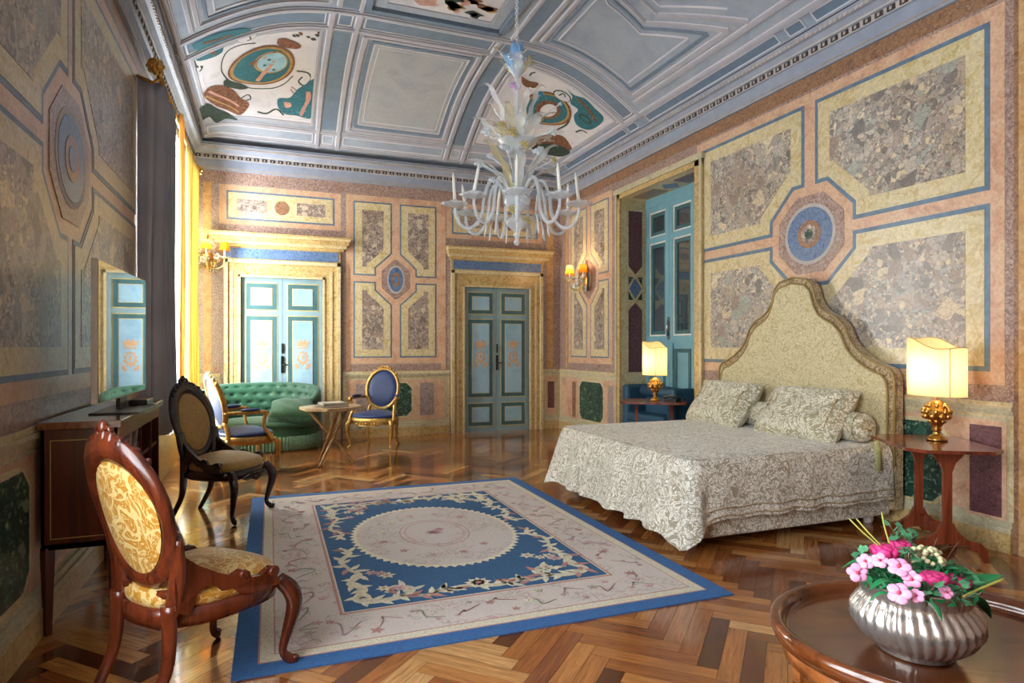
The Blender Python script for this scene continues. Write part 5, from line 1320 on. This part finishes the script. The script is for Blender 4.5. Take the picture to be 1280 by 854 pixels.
bw = thing('silver_bowl', 'fluted silver bowl full of flowers on the tray table', 'bowl', BW)
fl_ = lambda q, j, z: 1 + (.08*abs(cos(17*(q + z*1.2)))*(1 if z < .14 else .5) if .012 < z < .165 and j < 12 else 0)
m = MB(); m.lathe([(.085, 0), (.092, .004), (.088, .012), (.102, .022), (.128, .045), (.146, .078), (.145, .108), (.130, .132), (.122, .143), (.127, .158), (.134, .174), (.140, .188), (.144, .192), (.140, .196), (.129, .182), (.116, .145), (.06, .08), (0, .075)], n=204, fn=fl_); m.build('bowl_body', SILV, bw)
def fpos(px, py, w): return atw(px, py, w)
NF = {'n': 0}
def rose(px, py, w, r, label):
    t = thing('rose', label, 'flower', fpos(px, py, w), 0, 'roses in the silver bowl'); rq = random.Random(px)
    m = MB()
    for lay, (k, rad, z, s, op) in enumerate(((5, .75, 0, .62, .5), (5, .5, .12, .55, .3), (4, .28, .22, .45, .15), (3, .12, .28, .35, 0))):
        for i in range(k):
            q = 2*pi*i/k + lay*.6; c = Vector((rad*r*cos(q), rad*r*sin(q), z*r)); m.ell(c, (s*r, s*r*.5, s*r*.75), n=8, rot=(Euler((radians(25), 0, q+pi/2)).to_matrix()))
    m.build('petals', PINK, t)
    m = MB(); m.tube([(0, 0, -.2*r), (0, 0, -2.2*r)], .003, 5); m.ell((0, 0, -.4*r), (.4*r, .4*r, .25*r), n=8); m.build('stem', LEAF, t); return t
def pansy(px, py, w, r, label, grp='pink blossoms in the silver bowl'):
    t = thing('blossom', label, 'flower', fpos(px, py, w), 0, grp); m = MB()
    rq = random.Random(px*7+py); toC = (Vector((0, 0, HC)) - t.location).normalized(); toC = (toC + Vector((rq.uniform(-.5, .5), rq.uniform(-.3, .3), rq.uniform(-.2, .5)))).normalized(); u = toC.cross(Vector((0, 0, 1))).normalized(); v = u.cross(toC)
    for i in range(5):
        q = 2*pi*i/5+px; m.ell(u*(r*.55*cos(q)) + v*(r*.55*sin(q)) + toC*.003*(i % 2), (r*.58, r*.50, r*.09), n=9, rot=Matrix((u, v, toC)).transposed())
    m.build('petals', PINKL, t); m = MB(); m.ell(toC*.006, (r*.2,)*3, n=6); m.build('flower_centre', PINKC, t)
    e_ = BW + Vector((0, 0, .13)) - t.location; m = MB(); m.tube(cat([tuple(-toC*.004), tuple(e_*.35 + Vector((0, 0, .012))), tuple(e_*.7)], 4), .002, 5); m.build('stem', LEAF, t); return t
rose(1106, 690, 1.66, .034, 'large magenta rose at the upper left of the bowl'); rose(1126, 682, 1.74, .026, 'smaller pink rose half hidden behind the upper left one')
rose(1168, 724, 1.58, .031, 'magenta rose above the bowl rim, right of the pink blossoms'); rose(1194, 728, 1.62, .034, 'wide magenta rose nearest the big leaf on the right')
for a in ((1072, 716, 1.62, .024, 'pink blossom hanging over the left edge of the bowl'), (1082, 702, 1.62, .02, 'pink blossom at upper left, above the overhanging one'), (1100, 701, 1.58, .019, 'pale pink blossom under the large magenta rose'), (1124, 709, 1.52, .025, 'pink blossom in the middle of the arrangement'), (1140, 724, 1.50, .021, 'pink blossom right below the middle one'), (1124, 742, 1.47, .025, 'pink blossom lowest on the front rim of the bowl'), (1146, 745, 1.47, .016, 'small pink bud on the front rim, right of the lowest blossom'), (1182, 741, 1.5, .016, 'small pink blossom under the right-hand roses'), (1104, 692-6, 1.72, .015, 'tiny pink blossom behind the magenta rose')): pansy(*a)
t = thing('cream_blossom', 'round cluster of small cream florets behind the pink blossoms', 'flower', fpos(1157, 699, 1.66)); m = MB(); rq = random.Random(4)
for i in range(60):
    a, b = rq.uniform(0, 2*pi), rq.uniform(-.2, 1.3); p = Vector((.045*cos(a)*cos(b), .038*sin(a)*cos(b), .03*sin(b))); m.ell(p, (.0075, .0075, .006), n=5)
m.build('petals', CREAMF, t); m = MB(); m.tube([(0, 0, 0), (0, 0, -.07)], .003, 5); m.build('stem', LEAF, t)
def big_leaf(name, label, p0, p1, w, mt=LEAF, droop=.02, cat_='leaf'):
    p0, p1 = Vector(p0), Vector(p1); d = p1-p0; s = d.cross(Vector((0, 0, 1))).normalized(); m = MB()
    def fn(u, v):
        k = sin(pi*min(1, u*1.02))**.8*(1-.35*u); o = (2*v-1); return p0 + d*u + s*(o*w*k) + Vector((0, 0, -droop*u*u*2 + .4*w*abs(o)*k))
    m.grid(fn, 14, 6, 0); o = m.build(name, mt, None, solid=.0012); tag(o, label, cat_); return o
big_leaf('broad_leaf', 'broad glossy leaf reaching far right over the bowl', fpos(1196, 742, 1.60), fpos(1254, 719, 1.66), .038, droop=.0)
big_leaf('broad_leaf', 'broad leaf drooping behind the bowl on the right', fpos(1195, 738, 1.66), fpos(1240, 756, 1.72), .035)
big_leaf('broad_leaf', 'dark broad leaf behind the right-hand roses', fpos(1178, 712, 1.72), fpos(1226, 713, 1.80), .026)
big_leaf('broad_leaf', 'small broad leaf above the cream cluster on the right', fpos(1172, 706, 1.74), fpos(1206, 698, 1.80), .02)
big_leaf('broad_leaf', 'broad leaf at the upper left of the bouquet', fpos(1090, 703, 1.70), fpos(1052, 693, 1.74), .018)
big_leaf('broad_leaf', 'broad leaf lying inside the front rim of the bowl', fpos(1150, 750, 1.50), fpos(1178, 756, 1.50), .03)
big_leaf('narrow_leaf', 'narrow dark leaf pointing left inside the bowl', fpos(1118, 728, 1.54), fpos(1086, 718, 1.52), .012)
big_leaf('narrow_leaf', 'narrow leaf standing upright between middle blossoms', fpos(1112, 738, 1.5), fpos(1108, 712, 1.56), .010)
big_leaf('narrow_leaf', 'narrow leaf slanting left over the front rim', fpos(1112, 744, 1.48), fpos(1085, 733, 1.5), .012)
big_leaf('narrow_leaf', 'narrow leaf under the middle pink blossom', fpos(1134, 742, 1.5), fpos(1118, 722, 1.52), .010)
def ivy(label, px, py, w, k, spread):
    t = thing('ivy_sprig', label, 'leaf sprig', fpos(px, py, w), 0, 'ivy sprigs in the silver bowl'); rq = random.Random(px+py)
    m = MB(); q = [Vector((rq.uniform(-1, 1)*spread, rq.uniform(-1, 1)*spread*.7, rq.uniform(-.6, 1)*spread)) for _ in range(k)]
    for p in q: m.tube([(0, 0, -spread*1.4), tuple(p*.5), tuple(p)], .0015, 4)
    m.build('stem', TWIG, t); m = MB()
    for p in q:
        R_ = Euler((rq.uniform(-1, 1), rq.uniform(-1, 1), rq.uniform(0, 6))).to_matrix(); s = .013
        m.prism([p + R_ @ (Vector((x, y, 0))*s) for x, y in ((0, -1), (.5, -.6), (1.1, -.3), (.6, .2), (.7, .8), (0, 1.2), (-.7, .8), (-.6, .2), (-1.1, -.3), (-.5, -.6))], R_ @ Vector((0, 0, .0008)), 0)
    m.build('leaves', LEAFP, t)
ivy('pale ivy sprig standing highest above the bouquet', 1122, 668, 1.76, 7, .03); ivy('pale ivy sprig at the back, right of the highest one', 1142, 675, 1.74, 6, .03)
ivy('pale ivy sprig hanging over the right front rim', 1200, 746, 1.52, 8, .028); ivy('pale ivy sprig at the left, beside the overhanging blossom', 1078, 694, 1.68, 6, .028)
ivy('small ivy sprig between the middle blossoms and right-hand roses', 1158, 738, 1.5, 8, .028); ivy('small ivy sprig in the centre among pink blossoms', 1135, 700, 1.6, 8, .03)
def blade(label, pts, mt, r=.0022):
    m = MB(); m.tube(cat([tuple(fpos(*p)) for p in pts], 6), [r]*(6*(len(pts)-1)) + [r*.4], 5); o = m.build('grass_blade', mt, None); tag(o, label, 'grass blade', 'grass blades and twigs in the bouquet')
blade('straw-coloured blade leaning furthest left out of the bouquet', [(1100, 684, 1.66), (1078, 665, 1.68), (1061, 648, 1.70)], STRAW)
blade('straw-coloured blade just right of the furthest left one', [(1103, 684, 1.66), (1084, 664, 1.68), (1070, 648, 1.70)], STRAW)
blade('yellow-green blade standing nearly upright', [(1112, 680, 1.68), (1106, 660, 1.70), (1102, 640, 1.72)], STRAW)
blade('yellow-green blade crossing the broad leaf on the right', [(1204, 746, 1.52), (1228, 735, 1.54), (1256, 724, 1.56)], STRAW, .003)
blade('thin brown twig arching right above the cream cluster', [(1160, 706, 1.64), (1172, 690, 1.68), (1192, 683, 1.72), (1216, 684, 1.76)], TWIG, .0014)
blade('thin brown twig rising steeply over the right-hand roses', [(1180, 712, 1.64), (1186, 695, 1.66), (1200, 676, 1.70)], TWIG, .0014)
blade('thin brown twig beside the cream cluster', [(1152, 705, 1.64), (1164, 690, 1.66), (1172, 672, 1.68)], TWIG, .0014)
m = MB(); rq = random.Random(12)
for i in range(420):
    a = rq.uniform(0, 2*pi); r = .15*sqrt(rq.random()); p = BW + Vector((r*cos(a), r*sin(a), .17 + .085*sqrt(max(0, 1-(r/.16)**2))*rq.uniform(.2, 1)))
    R_ = Euler((rq.uniform(-.9, .9), rq.uniform(-.9, .9), rq.uniform(0, 6))).to_matrix(); sz = rq.uniform(.010, .02)
    m.add([p + R_ @ (Vector((x, y, z))*sz) for x, y, z in ((-1.2, 0, 0), (-.2, .5, .15), (1.2, 0, 0), (-.2, -.5, .15), (0, 0, 0))], [(0, 4, 1), (1, 4, 2), (0, 3, 4), (3, 2, 4)], 0 if i % 3 else 1)
for i in range(26):
    a = 2*pi*i/26; m.tube([BW + Vector((.05*cos(a), .05*sin(a), .08)), BW + Vector((.09*cos(a), .09*sin(a), .2))], .003, 5)
fo_ = m.build('filler_foliage', [LEAF, LEAFP], None); tag(fo_, 'dense small dark green leaves filling the silver bowl between the flowers', 'foliage'); fo_['kind'] = 'stuff'
# electric cable on the floor
m = MB(); m.tube(cat([(2.35, 1.95, .006), (2.8, 2.15, .006), (3.3, 2.25, .006), (3.9, 2.5, .006), (4.45, 2.6, .006)], 8), .005, 6); m = MB(); m.tube(cat([tuple(Vector((0, 0, HC)) + ray(*p)*((.004-HC)/ray(*p).z)) for p in ((1205, 745), (1222, 742), (1240, 746), (1262, 757), (1300, 778))], 8), .003, 6); c_ = m.build('power_cable', BLK, None); tag(c_, 'thin black cable lying on the floor behind the tray table', 'cable')
